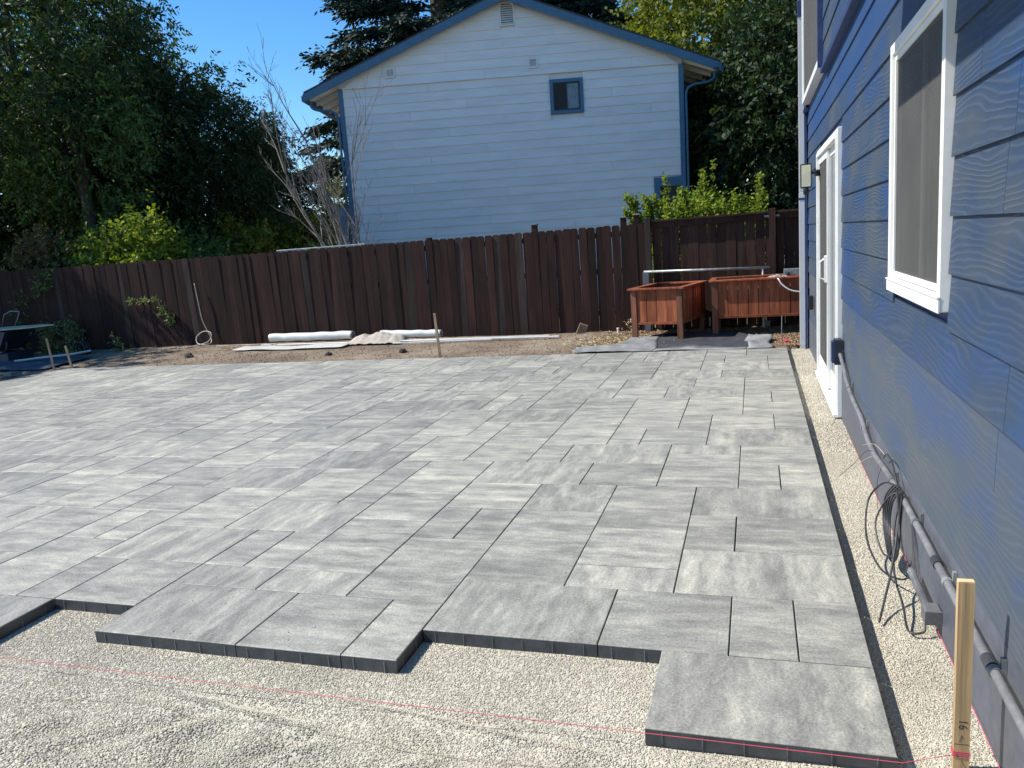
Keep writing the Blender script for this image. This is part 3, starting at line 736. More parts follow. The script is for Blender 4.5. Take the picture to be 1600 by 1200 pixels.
# ================================================================= PLANTERS
def planter(name, loc, rz, W, D, H_, label, nf, ns):
    p = empty(name, loc, rz, label=label, cat='planter', group=None)
    L = .085; z0 = .235
    for (a, b) in ((0, 0), (W-L, 0), (0, D-L), (W-L, D-L)):
        m = MB(); m.box((a, b, -.05), (a+L, b+L*.62 if b == 0 else b+L, H_-.03), .004); m.build('leg', M['planter_leg'], p)
    def panels(n, fn, tot, ht):
        w_ = tot/n
        for k in range(n):
            g_ = .0025 + random.choice([0, 0, .001, .004])
            m = MB(); fn(m, k*w_+g_, (k+1)*w_-g_); m.build('panel_board', M['planter'], p)
    panels(nf, lambda m, a, b: m.box((L+a, .022, z0+.04), (L+b, .042, H_-.035)), W-2*L, 0)
    panels(nf, lambda m, a, b: m.box((L+a, D-.042, z0+.04), (L+b, D-.022, H_-.035)), W-2*L, 0)
    panels(ns, lambda m, a, b: m.box((.012, L+a, z0+.04), (.032, L+b, H_-.035)), D-2*L, 0)
    panels(ns, lambda m, a, b: m.box((W-.032, L+a, z0+.04), (W-.012, L+b, H_-.035)), D-2*L, 0)
    for (a, b, c_, d_) in ((L, W-L, .012, .05), (L, W-L, D-.05, D-.012)):
        m = MB(); m.box((a+.001, c_, z0), (b-.001, d_, z0+.038), .003); m.build('bottom_rail', M['planter'], p)
    for (a, b) in ((.004, .044), (W-.044, W-.004)):
        m = MB(); m.box((a, L+.001, z0), (b, D-L-.001, z0+.038), .003); m.build('bottom_rail', M['planter'], p)
    cw = .10
    for (a, b, c_, d_) in ((-.04, W+.04, -.04, -.04+cw), (-.04, W+.04, D+.04-cw, D+.04), (-.04, -.04+cw, -.04+cw+.001, D+.04-cw-.001), (W+.04-cw, W+.04, -.04+cw+.001, D+.04-cw-.001)):
        m = MB(); m.box((a, c_, H_-.029), (b, d_, H_), .004); m.build('cap_board', M['planter'], p)
    m = MB(); m.box((.045, .045, z0+.04), (W-.045, D-.045, H_-.16)); m.build('soil', M['planter_in'], p)
    return p
planter('planter_box', (-1.815, 11.93, .02), -.22, .80, 1.22, .79, 'smaller square reddish wooden planter box, left of the two, empty on top', 4, 9)
planter('planter_box', (-.63, 12.22, .03), -.01, 2.1, .72, .82, 'long reddish wooden planter box, right of the two, partly behind the white downspout', 13, 4)

# ================================================================= THINGS ALONG THE FENCE
def thing_mesh(m, name, mat, label, cat, group=None, smooth=False, loc=None, recalc=False):
    o = m.build(name, mat, None, smooth=smooth, recalc=recalc); tag(o, label, cat, group)
    return o
# galvanised frame lying against the fence
pf = empty('rack', (-.8, 13.0, 0), label='grey galvanised pipe frame standing against the fence behind the planters', cat='frame')
def pm(): m = MB(); m.M = Matrix.Translation(-Vector((-.8, 13.0, 0))); return m
m = pm(); m.tube([(-1.74, 13.0, 1.0), (.23, 13.0, .955)], .022, 8); m.build('top_pipe', M['galv'], pf, smooth=True)
m = pm(); m.box((-1.76, 12.97, .0), (-1.66, 13.05, .99), .005); m.build('upright', M['galvbox'], pf)
m = pm(); m.tube([(.12, 13.0, .0), (.12, 13.0, .955)], .016, 8); m.build('pipe_leg', M['whitemetal'], pf)
m = pm(); m.box((.13, 12.97, .03), (.22, 13.04, .12), .005); m.build('foot', M['galvbox'], pf)
# controller, bag and hose on the long planter
oc = empty('outlet_box', (.55, 12.3, .825), label='grey metal outlet box lying on the rim of the long planter', cat='box')
m = MB(); m.box((-.14, 0, 0), (.16, .11, .13), .006); m.build('body', M['galv'], oc)
m = MB(); m.box((-.125, -.012, .02), (-.03, -.001, .10), .004); m.build('face_plate', M['galvbox'], oc)
m = MB(); m.tube([(-.078, -.02, .06), (-.078, -.0125, .06)], .022, 10); m.build('socket', M['black'], oc)
m = MB(); rr = random.Random(3)
n = 9; vs = []; fs = []
for j in range(n):
    for i in range(14):
        u = i/13; v = j/(n-1); x = -.19 + .30*u; y = -.02 + .12*v
        vs.append((x, y, max(0, .045*math.sin(PI*u)*math.sin(PI*v)**.6 + rr.uniform(-.012, .02))))
for j in range(n-1):
    for i in range(13): a = j*14+i; fs.append((a, a+1, a+15, a+14))
m.add(vs, fs); m.M = Matrix.Identity(4); o = m.build('plastic_bag', M['fabric'], None); o.location = (.36, 12.27, .828); tag(o, 'crumpled pale plastic bag on the rim of the long planter', 'bag')
m = MB(); m.tube(spl([(.30, 12.25, .84), (.33, 12.16, .82), (.38, 12.14, .74), (.48, 12.13, .66), (.60, 12.14, .625), (.75, 12.15, .62), (.92, 12.15, .64)]), .011, 8)
thing_mesh(m, 'hose', M['whitemetal'], 'pale hose drooping over the front of the long planter', 'hose', smooth=True)
m = MB(); m.tube([(-2.17, 12.75, -.02), (-2.17, 12.75, .10)], .016, 10); m.tube([(-2.17, 12.75, .101), (-2.17, 12.75, .125)], .021, 10)
thing_mesh(m, 'pipe_riser', M['white'], 'short white capped plastic pipe sticking out of the dirt', 'pipe')
# ridged block leaning by the fence
m = MB()
for k in range(7): m.box((-.07, -.03, .0+k*.03), (.07, .03 if k % 2 else .022, .03+k*.03-.003))
o = m.build('vent_block', surf('tan_block', (.30, .22, .16), rough=.9)); o.location = (-2.86, 12.92, .0); o.rotation_euler = (.15, .42, .3); tag(o, 'small ridged tan block leaning in the dirt by the fence', 'block')
# wrapped rolls
def roll(x0, x1, z0, z1, y, r, label):
    e = empty('fabric_roll', ((x0+x1)/2, y, 0), label=label, cat='roll', group='wrapped rolls lying by the fence')
    m = MB(); m.M = Matrix.Translation(-Vector(((x0+x1)/2, y, 0))); P = []; R = []
    for k in range(25):
        t = k/24; P.append((x0+(x1-x0)*t, y+.01*math.sin(t*9), z0+(z1-z0)*t + .004*math.sin(t*23))); R.append(r*(1+.03*math.sin(t*31)))
    m.tube(P, R, 14, cap=False); m.build('wrap', M['whiteroll'], e, smooth=True)
    for s_, q in ((x0, 1), (x1, -1)):
        m = MB(); m.M = Matrix.Translation(-Vector(((x0+x1)/2, y, 0))); z = z0 if q == 1 else z1
        m.tube([(s_+.002*q, y, z), (s_+.03*q, y, z)], r*.96, 14); m.build('end', M['fabric'], e)
roll(-8.90, -7.12, .175, .17, 12.86, .078, 'long white wrapped roll lying by the fence, left of the crumpled sheet')
roll(-6.55, -5.36, .165, .135, 12.86, .066, 'shorter white wrapped roll lying by the fence, right of the crumpled sheet')
def sheet(name, xs, ys, hf, mat, label, cat):
    X, Y = np.meshgrid(xs, ys); Z = hf(X, Y); nx = len(xs); ny = len(ys)
    V = np.stack([X.ravel(), Y.ravel(), Z.ravel()], 1); i = (np.arange(ny-1)[:, None]*nx + np.arange(nx-1)[None]).ravel()
    F = np.stack([i, i+1, i+nx+1, i+nx], 1); o = npmesh(name, V, F, mat, smooth=False); tag(o, label, cat); 
    md = o.modifiers.new('thickness', 'SOLIDIFY'); md.thickness = .003; md.offset = 1
    return o
rs = np.random.RandomState(8)
def crumple(x, y):
    u = (x+7.15)/1.15; v = (y-12.45)/.42
    z = .03 + .20*np.clip(np.sin(PI*np.clip(u, 0, 1)), 0, 1)**.5*np.clip(v, 0, 1)*(.72+.28*np.abs(np.sin(u*8.5))) + .03*np.abs(waves(x*3, y*3, 6, 4, 9, 4))
    return z + dirt_h(x, y)*.5
sheet('crumpled_sheet', np.linspace(-7.15, -6.0, 34), np.linspace(12.45, 12.80, 12), crumple, surf('beige_fabric', (.42, .37, .31), rough=.8, scale=9), 'crumpled beige fabric sheet draped between the two white rolls', 'sheet')
sheet('flat_sheet', np.linspace(-9.3, -7.0, 40), np.linspace(12.2, 12.62, 8), lambda x, y: dirt_h(x, y)+.03+.014*waves(x, y, 5, 3, 8, 5), M['whiteroll'], 'flat pale sheet lying in front of the left roll', 'sheet')
for (a, b, w_, lb) in (((-9.0, 12.70), (-3.12, 12.52), .06, 'long thin white board on the dirt, nearer the patio'), ((-6.2, 12.66), (-3.35, 12.76), .035, 'thin white board on the dirt, nearer the fence'), ((-6.1, 12.40), (-4.3, 12.50), .03, 'short white strip lying in front of the long white board')):
    L = math.dist(a, b); m = MB(); m.box((0, -w_/2, 0), (L, w_/2, .018), .002)
    o = m.build('white_board', M['white']); za = float(dirt_h(np.array(a[0]), np.array(a[1]))); zb = float(dirt_h(np.array(b[0]), np.array(b[1])))
    o.location = (*a, za+.028); o.rotation_euler = (0, -math.atan2(zb-za-.005, L), math.atan2(b[1]-a[1], b[0]-a[0])); tag(o, lb, 'board', 'white boards lying on the dirt')
# weed barrier sheet under the planters
def wb_h(x, y):
    v = (y-11.0)/1.4; z = -.01 + .05*smooth01(v)*1.0 + .018*waves(x, y, 6, 2.5, 7, 31) + .012*np.abs(waves(x, y, 7, 9, 20, 33)) + .05*np.exp(-((y-11.25-.08*np.sin(x*3))/.09)**2)*(x < .0) + .03*np.exp(-((y-11.75+.1*x)/.10)**2)
    return np.maximum(z, dirt_h(x, y)+.012)
X0s = np.linspace(0, 1, 60); Y0s = np.linspace(0, 1, 26)
Ug, Vg = np.meshgrid(X0s, Y0s)
front = 10.84 + .04*np.sin(Ug*14) + .12*(1-Ug)
back = 11.15 + 1.35*smooth01(Ug*2.1) - .75*smooth01((Ug-.74)*4)
Xg = -2.55 + 2.75*Ug + .03*np.sin(Vg*9); Yg = front + (back-front)*Vg; Zg = wb_h(Xg, Yg)
i = (np.arange(25)[:, None]*60 + np.arange(59)[None]).ravel()
def subsheet(name, c0, c1, r0, r1, mat, label, dz=0.0):
    sx = slice(c0, c1+1); sy = slice(r0, r1+1); A, B, C_ = Xg[sy, sx], Yg[sy, sx], Zg[sy, sx]+dz; ny, nx = A.shape
    i = (np.arange(ny-1)[:, None]*nx + np.arange(nx-1)[None]).ravel()
    o = npmesh(name, np.stack([A.ravel(), B.ravel(), C_.ravel()], 1), np.stack([i, i+1, i+nx+1, i+nx], 1), mat, smooth=True)
    o.modifiers.new('thickness', 'SOLIDIFY').thickness = .003; tag(o, label, 'sheet')
subsheet('weed_barrier', 22, 55, 3, 25, M['darksheet'], 'darker middle of the weed barrier sheet, lying under and before the planters')  # middle of the sheet, coloured darker than its ends
subsheet('plastic_sheet', 0, 25, 0, 25, M['fabric'], 'wrinkled pale plastic sheet at the patio edge left of the darker middle', .006)
subsheet('plastic_sheet', 25, 52, 0, 3, M['fabric'], 'narrow pale plastic fold along the patio edge before the darker middle', .007)
subsheet('plastic_sheet', 52, 59, 0, 25, M['fabric'], 'wrinkled pale plastic sheet right of the darker middle, near the pink twine', .006)
m = MB(); rr = random.Random(9)
for k in range(9): a = rr.uniform(0, 6); m.tube([(rr.uniform(-.05, .05), rr.uniform(-.04, .04), rr.uniform(0, .02)), (rr.uniform(-.06, .06), rr.uniform(-.04, .04), rr.uniform(.01, .04))], .008, 5)
o = m.build('twine_scrap', M['string']); o.location = (.42, 11.45, -.01); tag(o, 'small tangle of bright pink twine beside the downspout', 'twine')
m = MB(); m.tube([(.36, 12.0, -.05), (.365, 12.0, .30)], .006, 6); thing_mesh(m, 'metal_rod', M['galv'], 'thin metal rod standing in the mulch under the long planter', 'rod')

# stakes and strings
sk_ = empty('wooden_stake', (.573, 2.41, -.10), label='tall new pine stake in the gravel beside the blue wall, nearest the camera', cat='stake')
m = MB(); m.box((-.0215, -.012, -.1), (.0215, .012, .640), .0015); st = m.build('shaft', M['stake'], sk_)
m = MB(); m.box((-.021, -.0115, .6405), (.021, .0115, .6425)); m.build('end_grain', M['stake_end'], sk_)
fc = bpy.data.curves.new('marker_writing', 'FONT'); fc.body = '16'; fc.size = .034; fc.extrude = .0002; fc.align_x = 'CENTER'; fo_ = bpy.data.objects.new('marker_writing_text', fc); COL.objects.link(fo_); bpy.context.view_layer.update()
fm = bpy.data.meshes.new_from_object(fo_); bpy.data.objects.remove(fo_); fm.materials.clear(); fm.materials.append(M['ink'])
ft_ = link('marker_writing', fm, sk_); ft_.location = (-.010, -.0124, .185); ft_.rotation_euler = (PI/2, PI/2, 0)
m = MB(); m.box((-.020, -.0124, .118), (.020, -.0121, .120)); m.tube([(-.006, -.0123, .128), (-.002, -.0123, .150), (.004, -.0123, .138)], .0008, 4); m.build('marker_line', M['ink'], sk_)
for (px, py, zt, ln, lb) in ((-4.63, 10.98, .66, .05, 'thin wooden stake standing alone at the far patio edge in front of the rolls'), (-12.22, 10.95, .545, .10, 'left of the two small stakes at the far left patio corner'), (-11.78, 10.93, .40, .16, 'right of the two small stakes at the far left patio corner, leaning left')):
    m = MB(); m.box((-.019, -.010, -.12), (.019, .010, zt), .002); o = m.build('wooden_stake', M['oldwood']); o.location = (px, py, 0); o.rotation_euler = (0, -ln, 0); tag(o, lb, 'stake')
m = MB(); m.tube([(.56, 2.397, -.014), (.40, 2.322, -.0135), (-.37, 2.3195, -.0125), (-2.2, 2.3205, -.014), (-5.2, 2.322, -.010)], .00115, 6)
for k in range(5):
    z = -.022 + .004*k; e = .0235
    m.tube([(.573-e, 2.397, z), (.573+e, 2.397, z+.003*(k % 3-1)), (.573+e, 2.4235, z+.002), (.573-e, 2.4235, z+.001), (.573-e, 2.397, z)], .0010, 5)
thing_mesh(m, 'layout_string', M['string'], 'pink mason line stretched across the gravel to the tall stake', 'string')
m = MB(); m.tube([(.668, 1.8, -.035), (.672, 2.6, -.036), (.674, 3.6, -.038), (.676, 4.9, -.045), (.676, 6.3, -.048)], .0012, 6); thing_mesh(m, 'layout_string', M['string'], 'pink mason line lying along the foot of the blue wall', 'string')
pts = [(x_, 2.17 + .025*math.sin(x_*2.3) + .012*math.sin(x_*7), 0) for x_ in np.linspace(-2.9, -.3, 40)]
pts = [(a, b, float(gravel_h(np.array(a), np.array(b)))+.007) for a, b, c_ in pts]
m = MB(); m.tube(pts, .0011, 5); thing_mesh(m, 'loose_string', M['dimstring'], 'faded thin string lying loose on the foreground gravel', 'string')

# white cord hanging on the fence
P = [(-10.66, 13.10, 1.30), (-10.62, 13.09, .9), (-10.58, 13.09, .55), (-10.42, 13.06, .22), (-10.34, 12.95, .12), (-10.40, 12.85, .10), (-10.62, 12.9, .12), (-10.70, 13.0, .24), (-10.55, 13.04, .34), (-10.35, 13.0, .30), (-10.38, 12.9, .14), (-10.75, 12.8, .07), (-11.0, 12.75, .06)]
m = MB(); m.tube(spl(P, 6), .009, 6); thing_mesh(m, 'cord', M['dimstring'], 'pale cord hanging down the fence and looping on the dirt', 'cord', smooth=True)
P = [(-10.1, 12.8, .075), (-9.8, 12.7, .075), (-9.5, 12.75, .08), (-9.2, 12.65, .08), (-8.9, 12.7, .08), (-8.6, 12.6, .08)]
m = MB(); m.tube(spl(P, 6), .009, 6); thing_mesh(m, 'cord', M['dimstring'], 'pale cord lying on the dirt left of the flat sheet', 'cord', smooth=True)
for (px, py, s_, lb) in ((-5.55, 11.62, .055, 'dark clod on the dirt near the lone stake'), (-6.9, 11.55, .05, 'dark clod on the dirt in front of the crumpled sheet'), (-9.9, 11.75, .075, 'dark lump on the dirt near the left end of the fence')):
    m = MB(); rr = random.Random(px)
    n1, n2 = 9, 6; vs = []; fs = []
    for j in range(n2+1):
        for i in range(n1):
            t = PI*j/n2; a = 2*PI*i/n1; r = s_*(1+rr.uniform(-.28, .28)); vs.append((r*math.sin(t)*math.cos(a)*1.3, r*math.sin(t)*math.sin(a), r*math.cos(t)*.8))
    for j in range(n2):
        for i in range(n1): fs.append((j*n1+i, (j+1)*n1+i, (j+1)*n1+(i+1) % n1, j*n1+(i+1) % n1))
    m.add(vs, fs); o = m.build('soil_clod', M['clod']); o.location = (px, py, float(dirt_h(np.array(px), np.array(py)))+.02); tag(o, lb, 'clod')

# ---- clutter in the shade at the far left
wbk = empty('wheelbarrow', (-15.0, 12.3, 0), label='dark blue wheelbarrow in the shade at the left edge', cat='wheelbarrow')
WO = Vector((-15.0, 12.3, 0))
def wm(): m = MB(); m.M = Matrix.Translation(-WO); return m
m = wm(); m.prism([(-15.9, .38), (-14.75, .22), (-14.5, .60), (-16.1, .62)], lambda a, b, d: (a, d, b), 12.0, 12.6); m.build('tray', M['barrow'], wbk, recalc=True)
def ring(m, c, R, r, n=24, ax='y'):
    P = [(c[0]+R*math.cos(2*PI*k/n), c[1], c[2]+R*math.sin(2*PI*k/n)) for k in range(n+1)]; m.tube(P, r, 8, cap=False)
m = wm(); ring(m, (-14.80, 12.12, .33), .15, .045); wh = m.build('wheel', M['black'], wbk, smooth=True)
m = wm(); m.tube([(-14.80, 12.09, .36), (-14.80, 12.15, .36)], .085, 16); m.build('hub', M['galv'], wh)
for yy in (12.05, 12.55):
    m = wm(); m.tube([(-14.6, yy, .1), (-14.9, yy, .25), (-16.6, yy, .6)], .018, 8); m.build('handle', M['oldwood'], wbk)
m = wm(); m.tube([(-14.6, 12.05, .1), (-14.6, 12.55, .1)], .015, 8); m.tube([(-15.4, 12.1, .3), (-15.5, 12.1, -.02)], .015, 8); m.build('leg', M['black'], wbk)
m = wm(); m.box((-15.2, 11.9, -.12), (-14.42, 12.5, .18), .02); o = m.build('stone_bin', M['barrow']); o.location = WO; tag(o, 'low dark blue bin under the wheelbarrow at the left edge', 'bin')
m = MB(); m.prism([(-.95, -.10), (-.6, -.19), (.2, -.17), (.75, -.02), (.35, .12), (-.6, .16), (-.95, .10)], lambda a, b, d: (a, b, d), 0, .02)
o = m.build('cut_board', M['ply'], recalc=True); o.location = (-14.3, 12.3, .655); o.rotation_euler = (.10, -.02, .05); tag(o, 'pale pointed plywood offcut lying across the wheelbarrow', 'board')
m = MB(); m.tube([(-15.3, 12.6, .60), (-15.15, 12.6, .92), (-14.95, 12.6, .99), (-14.72, 12.6, .97), (-14.80, 12.6, .82), (-14.92, 12.6, .66)], .012, 6); thing_mesh(m, 'wire_hoop', M['galv'], 'thin metal hoop standing up behind the plywood offcut', 'hoop', smooth=True)
sheet('tarp', np.linspace(-15.6, -12.45, 50), np.linspace(10.95, 12.1, 22), lambda x, y: dirt_h(x, y)+.025+.03*np.abs(waves(x, y, 6, 3, 8, 55)), M['tarp'], 'crumpled blue grey tarp on the ground at the left edge', 'tarp')
m = MB(); 
for k in range(3): ring(m, (-13.2+.03*k, 12.5+.05*k, .14), .15-.01*k, .018)
thing_mesh(m, 'hose', M['black'], 'coiled black hose by the two small stakes', 'hose', smooth=True)
m = MB(); m.tube(spl([(-13.9, 11.6, .06), (-13.4, 11.75, .09), (-12.9, 11.95, .11), (-12.6, 12.2, .14)]), .02, 6); thing_mesh(m, 'plastic_strip', M['whiteroll'], 'curved pale plastic strip lying on the tarp', 'strip')
rr = random.Random(6)
for k, (px, py, s_) in enumerate(((-12.55, 10.35, .07), (-12.25, 10.4, .05), (-12.8, 10.2, .06))):
    m = MB(); vs = []
    for q in range(8): vs.append(((1 if q & 1 else -1)*s_*rr.uniform(.6, 1.1), (1 if q & 2 else -1)*s_*rr.uniform(.6, 1.1), (1 if q & 4 else -1)*s_*.5*rr.uniform(.6, 1.1)))
    m.add(vs, [(0,2,3,1),(4,5,7,6),(0,1,5,4),(1,3,7,5),(3,2,6,7),(2,0,4,6)]); o = m.build('stone', M['stone']); o.location = (px, py, .0)
    tag(o, ('fist sized stone past the left patio corner, middle of three', 'smallest of three stones past the left patio corner, nearest the patio', 'stone past the left patio corner, farthest left of three')[k], 'stone', 'stones past the left patio corner')

# ================================================================= NEIGHBOUR'S HOUSE
NH = empty('white_house', (-5.98, 19.79, 0), .2566, label='white lap sided neighbour house with blue trim and a gable roof behind the fence', cat='house')
NH.rotation_euler = (0, .0064, .2566)
AP, ASX, SL = 7.72, .114, .391                     # ridge height, ridge position, roof slope
def roofz(x): return AP - SL*abs(x-ASX)
XL, XR, ZB = -4.12, 4.35, 1.72
m = MB()
for (a, b) in (((XL-.1, -.15), (XR+.1, -.15)),):
    m.prism([(XL-.1, -.15), (XR+.1, -.15), (XR+.1, roofz(XR+.1)-.14), (ASX, AP-.14), (XL-.1, roofz(XL-.1)-.14)], lambda a, b, d: (a, d, b), .02, 8.9)
m.build('wall', M['nsiding'], NH, recalc=True)
m = MB(); m.box((XL, -.002, -.15), (3.6, .018, ZB)); m.build('lower_wall', M['nsiding'], NH)
m = MB(); m.box((3.82, -.001, -.15), (XR+.02, .0185, 2.80)); m.build('recess', M['inside'], NH)
EX = .2245
def clip_course(z0, z1):
    def lim(z):
        h = (AP-.20-z)/SL
        return max(XL, ASX-h), min(XR, ASX+h)
    return lim(z0), lim(z1)
rr = random.Random(44); z = ZB; k = 0
NWIN = (1.13, 1.97, 4.76, 5.60); GV = (-.01, .36, 6.95, 7.50)
while z < AP-.3:
    zt = z+EX
    if abs(z-5.762) < .01: z += .0; 
    (a0, b0), (a1, b1) = clip_course(z, min(zt, AP-.22))
    if b0-a0 < .1: break
    right = 3.66 if z < 3.0 else XR
    b0 = min(b0, right); b1 = min(b1, right)
    cuts = sorted(q for q in (XL+.6+((k*1.47) % 3.9), XL+.6+((k*1.47) % 3.9)+3.66) if a0+.4 < q < b0-.4)
    edges = [None]+cuts+[None]
    for i in range(len(edges)-1):
        l0, l1 = (a0, a1) if edges[i] is None else (edges[i]+.004, edges[i]+.004)
        r0, r1 = (b0, b1) if edges[i+1] is None else (edges[i+1], edges[i+1])
        segs = [((l0, l1), (r0, r1))]
        for (wa, wb_, wc, wd) in (NWIN, GV):
            if zt > wc+.02 and z < wd-.02:
                ns = []
                for (L_, R_) in segs:
                    if R_[0] <= wa or L_[0] >= wb_: ns.append((L_, R_)); continue
                    if L_[0] < wa: ns.append((L_, (wa, wa)))
                    if R_[0] > wb_: ns.append(((wb_, wb_), R_))
                segs = ns
        for (L_, R_) in segs:
            if R_[0]-L_[0] < .03: continue
            m = MB(); zc = min(zt, AP-.22)
            m.add([(L_[0], -.029, z+.003), (R_[0], -.029, z+.003), (R_[1], -.008, zc+.004), (L_[1], -.008, zc+.004), (L_[0], .015, z), (R_[0], .015, z), (R_[1], .015, zc), (L_[1], .015, zc)],
                  [(0,1,2,3),(4,7,6,5),(0,4,5,1),(3,2,6,7),(0,3,7,4),(1,5,6,2)])
            m.build('siding_board', M['nsiding'], NH)
    z = zt; k += 1
m = MB(); m.box((XL, -.060, 5.745), (XR, -.0365, 5.775)); m.build('belt_trim', M['nsiding'], NH)
for (a, b) in ((XL-.12, XL-.001), (XR+.001, XR+.12)):
    m = MB(); m.box((a, -.04, -.1), (b, .05, roofz(a if a > 0 else b)-.30 if a < 0 else roofz(b)-.28)); m.build('corner_trim', M['ntrim'], NH)
m = MB(); m.box((3.66, -.045, 2.81), (XR+.001-.002, -.001, 3.03)); m.box((3.66, -.045, ZB-1.2), (3.80, -.001, 2.808)); m.build('door_trim', M['ntrim'], NH)
# roof
RF = {}
for sgn, xe in ((-1, -5.06), (1, 5.34)):
    ze = roofz(xe)
    def P3(x, y, dz): return (x, y, roofz(x)+dz)
    def slab(y0, y1, d0, d1, x1=xe, x0=ASX, mat=None, nm='roof'):
        m = MB(); vs = [P3(x0, y0, d0), P3(x1, y0, d0), P3(x1, y0, d1), P3(x0, y0, d1), P3(x0, y1, d0), P3(x1, y1, d0), P3(x1, y1, d1), P3(x0, y1, d1)]
        m.add(vs, [(0,1,2,3),(4,7,6,5),(0,4,5,1),(3,2,6,7),(0,3,7,4),(1,5,6,2)]); return m
    r_ = slab(-.26, 9.3, -.02, .025).build('roof', M['roofing'], NH, recalc=True)
    slab(-.23, 9.2, -.06, -.022, x1=xe-.0*sgn).build('soffit', M['nsoffit'], r_, recalc=True)
    slab(-.262, -.232, -.215, -.021, x1=xe+.03*sgn).build('barge_board', M['ntrim'], r_, recalc=True)
    m = MB(); m.box((xe-.02*sgn, -.228, ze-.20), (xe+.075*sgn, 9.2, ze-.062), .01); m.build('gutter', M['ntrim'], r_)
    xw = (XL-.12) if sgn < 0 else (XR+.12)
    for q in range(14):
        yy = .15 + q*.61; m = MB()
        m.add([(xw, yy, roofz(xw)-.20), (xe-.03*sgn, yy, ze-.15), (xe-.03*sgn, yy, ze-.062), (xw, yy, roofz(xw)-.062), (xw, yy+.05, roofz(xw)-.20), (xe-.03*sgn, yy+.05, ze-.15), (xe-.03*sgn, yy+.05, ze-.062), (xw, yy+.05, roofz(xw)-.062)],
              [(0,1,2,3),(4,7,6,5),(0,4,5,1),(3,2,6,7),(0,3,7,4),(1,5,6,2)]); m.build('rafter', M['nsoffit'], r_, recalc=True)
    m = MB(); m.tube(spl([(xe-.12*sgn, -.10, ze-.19), (xe-.13*sgn, -.10, ze-.34), (xe-.30*sgn, -.08, ze-.42), (xw+.22*sgn, -.07, ze-.46), (xw+.06*sgn, -.07, ze-.60), (xw+.05*sgn, -.07, ze-1.0)], 5) + [Vector((xw+.05*sgn, -.07, -.05))], .029, 8); m.build('downspout', M['ntrim'], NH, smooth=True)
# window
a, b, c_, d_ = NWIN
m = MB(); e = .085
for (p, q, r, s_) in ((a, a+e, c_, d_), (b-e, b, c_, d_), (a+e, b-e, d_-e, d_), (a+e, b-e, c_, c_+e)): m.box((p, -.06, r), (q, .02, s_), .004)
w_ = m.build('window', M['ntrim'], NH)
m = MB(); f_ = .035
for (p, q, r, s_) in ((a+e, a+e+f_, c_+e, d_-e), (b-e-f_, b-e, c_+e, d_-e), (a+e+f_, b-e-f_, d_-e-f_, d_-e), (a+e+f_, b-e-f_, c_+e, c_+e+f_), ((a+b)/2-.02, (a+b)/2+.02, c_+e+f_, d_-e-f_)): m.box((p, -.025, r), (q, .015, s_))
m.build('frame', M['black'], w_)
m = MB(); m.box((a+e+f_, -.008, c_+e+f_), ((a+b)/2-.02, .0, d_-e-f_)); m.build('pane', M['inside'], w_)
m = MB(); m.box(((a+b)/2+.02, -.010, c_+e+f_), (b-e-f_, -.002, d_-e-f_)); m.build('pane', surf('curtained_pane', (.16, .20, .24), var=.2, rough=.3), w_)
for (vx, vz) in ((-2.86, 6.06), (.75, 6.03)):
    m = MB(); q = .125
    for (p, r, s_, u_) in ((vx-q, vx-q+.045, vz-q, vz+q), (vx+q-.045, vx+q, vz-q, vz+q), (vx-q+.045, vx+q-.045, vz+q-.045, vz+q), (vx-q+.045, vx+q-.045, vz-q, vz-q+.045)): m.box((p, -.06, s_), (r, -.02, u_), .003)
    v_ = m.build('wall_vent', M['nsiding'], NH); m = MB(); m.box((vx-q+.045, -.032, vz-q+.045), (vx+q-.045, -.026, vz+q-.045)); m.box((vx-.05, -.05, vz-.02), (vx+.05, -.033, vz+.035)); m.build('vent_flap', surf('shaded_vent', (.5, .5, .52)), v_)
a, b, c_, d_ = GV
m = MB()
for (p, q, r, s_) in ((a, a+.03, c_, d_), (b-.03, b, c_, d_), (a+.03, b-.03, d_-.03, d_), (a+.03, b-.03, c_, c_+.03)): m.box((p, -.05, r), (q, .02, s_))
gv = m.build('gable_vent', M['nsiding'], NH)
m = MB(); m.box((a+.03, .0, c_+.03), (b-.03, .01, d_-.03)); m.build('backing', M['inside'], gv)
k = 0
while c_+.045+k*.052 < d_-.05:
    zz = c_+.045+k*.052; m = MB(); m.add([(a+.031, -.045, zz), (b-.031, -.045, zz), (b-.031, -.005, zz+.04), (a+.031, -.005, zz+.04), (a+.031, -.040, zz-.006), (b-.031, -.040, zz-.006), (b-.031, -.001, zz+.034), (a+.031, -.001, zz+.034)], [(0,1,2,3),(4,7,6,5),(0,4,5,1),(3,2,6,7),(0,3,7,4),(1,5,6,2)])
    m.build('slat', M['nsiding'], gv, recalc=True); k += 1
m = MB(); m.box((XL-.42, -.02, 1.2), (XL-.16, .02, 2.85), .004); m.build('side_gate', M['ntrim'], NH)

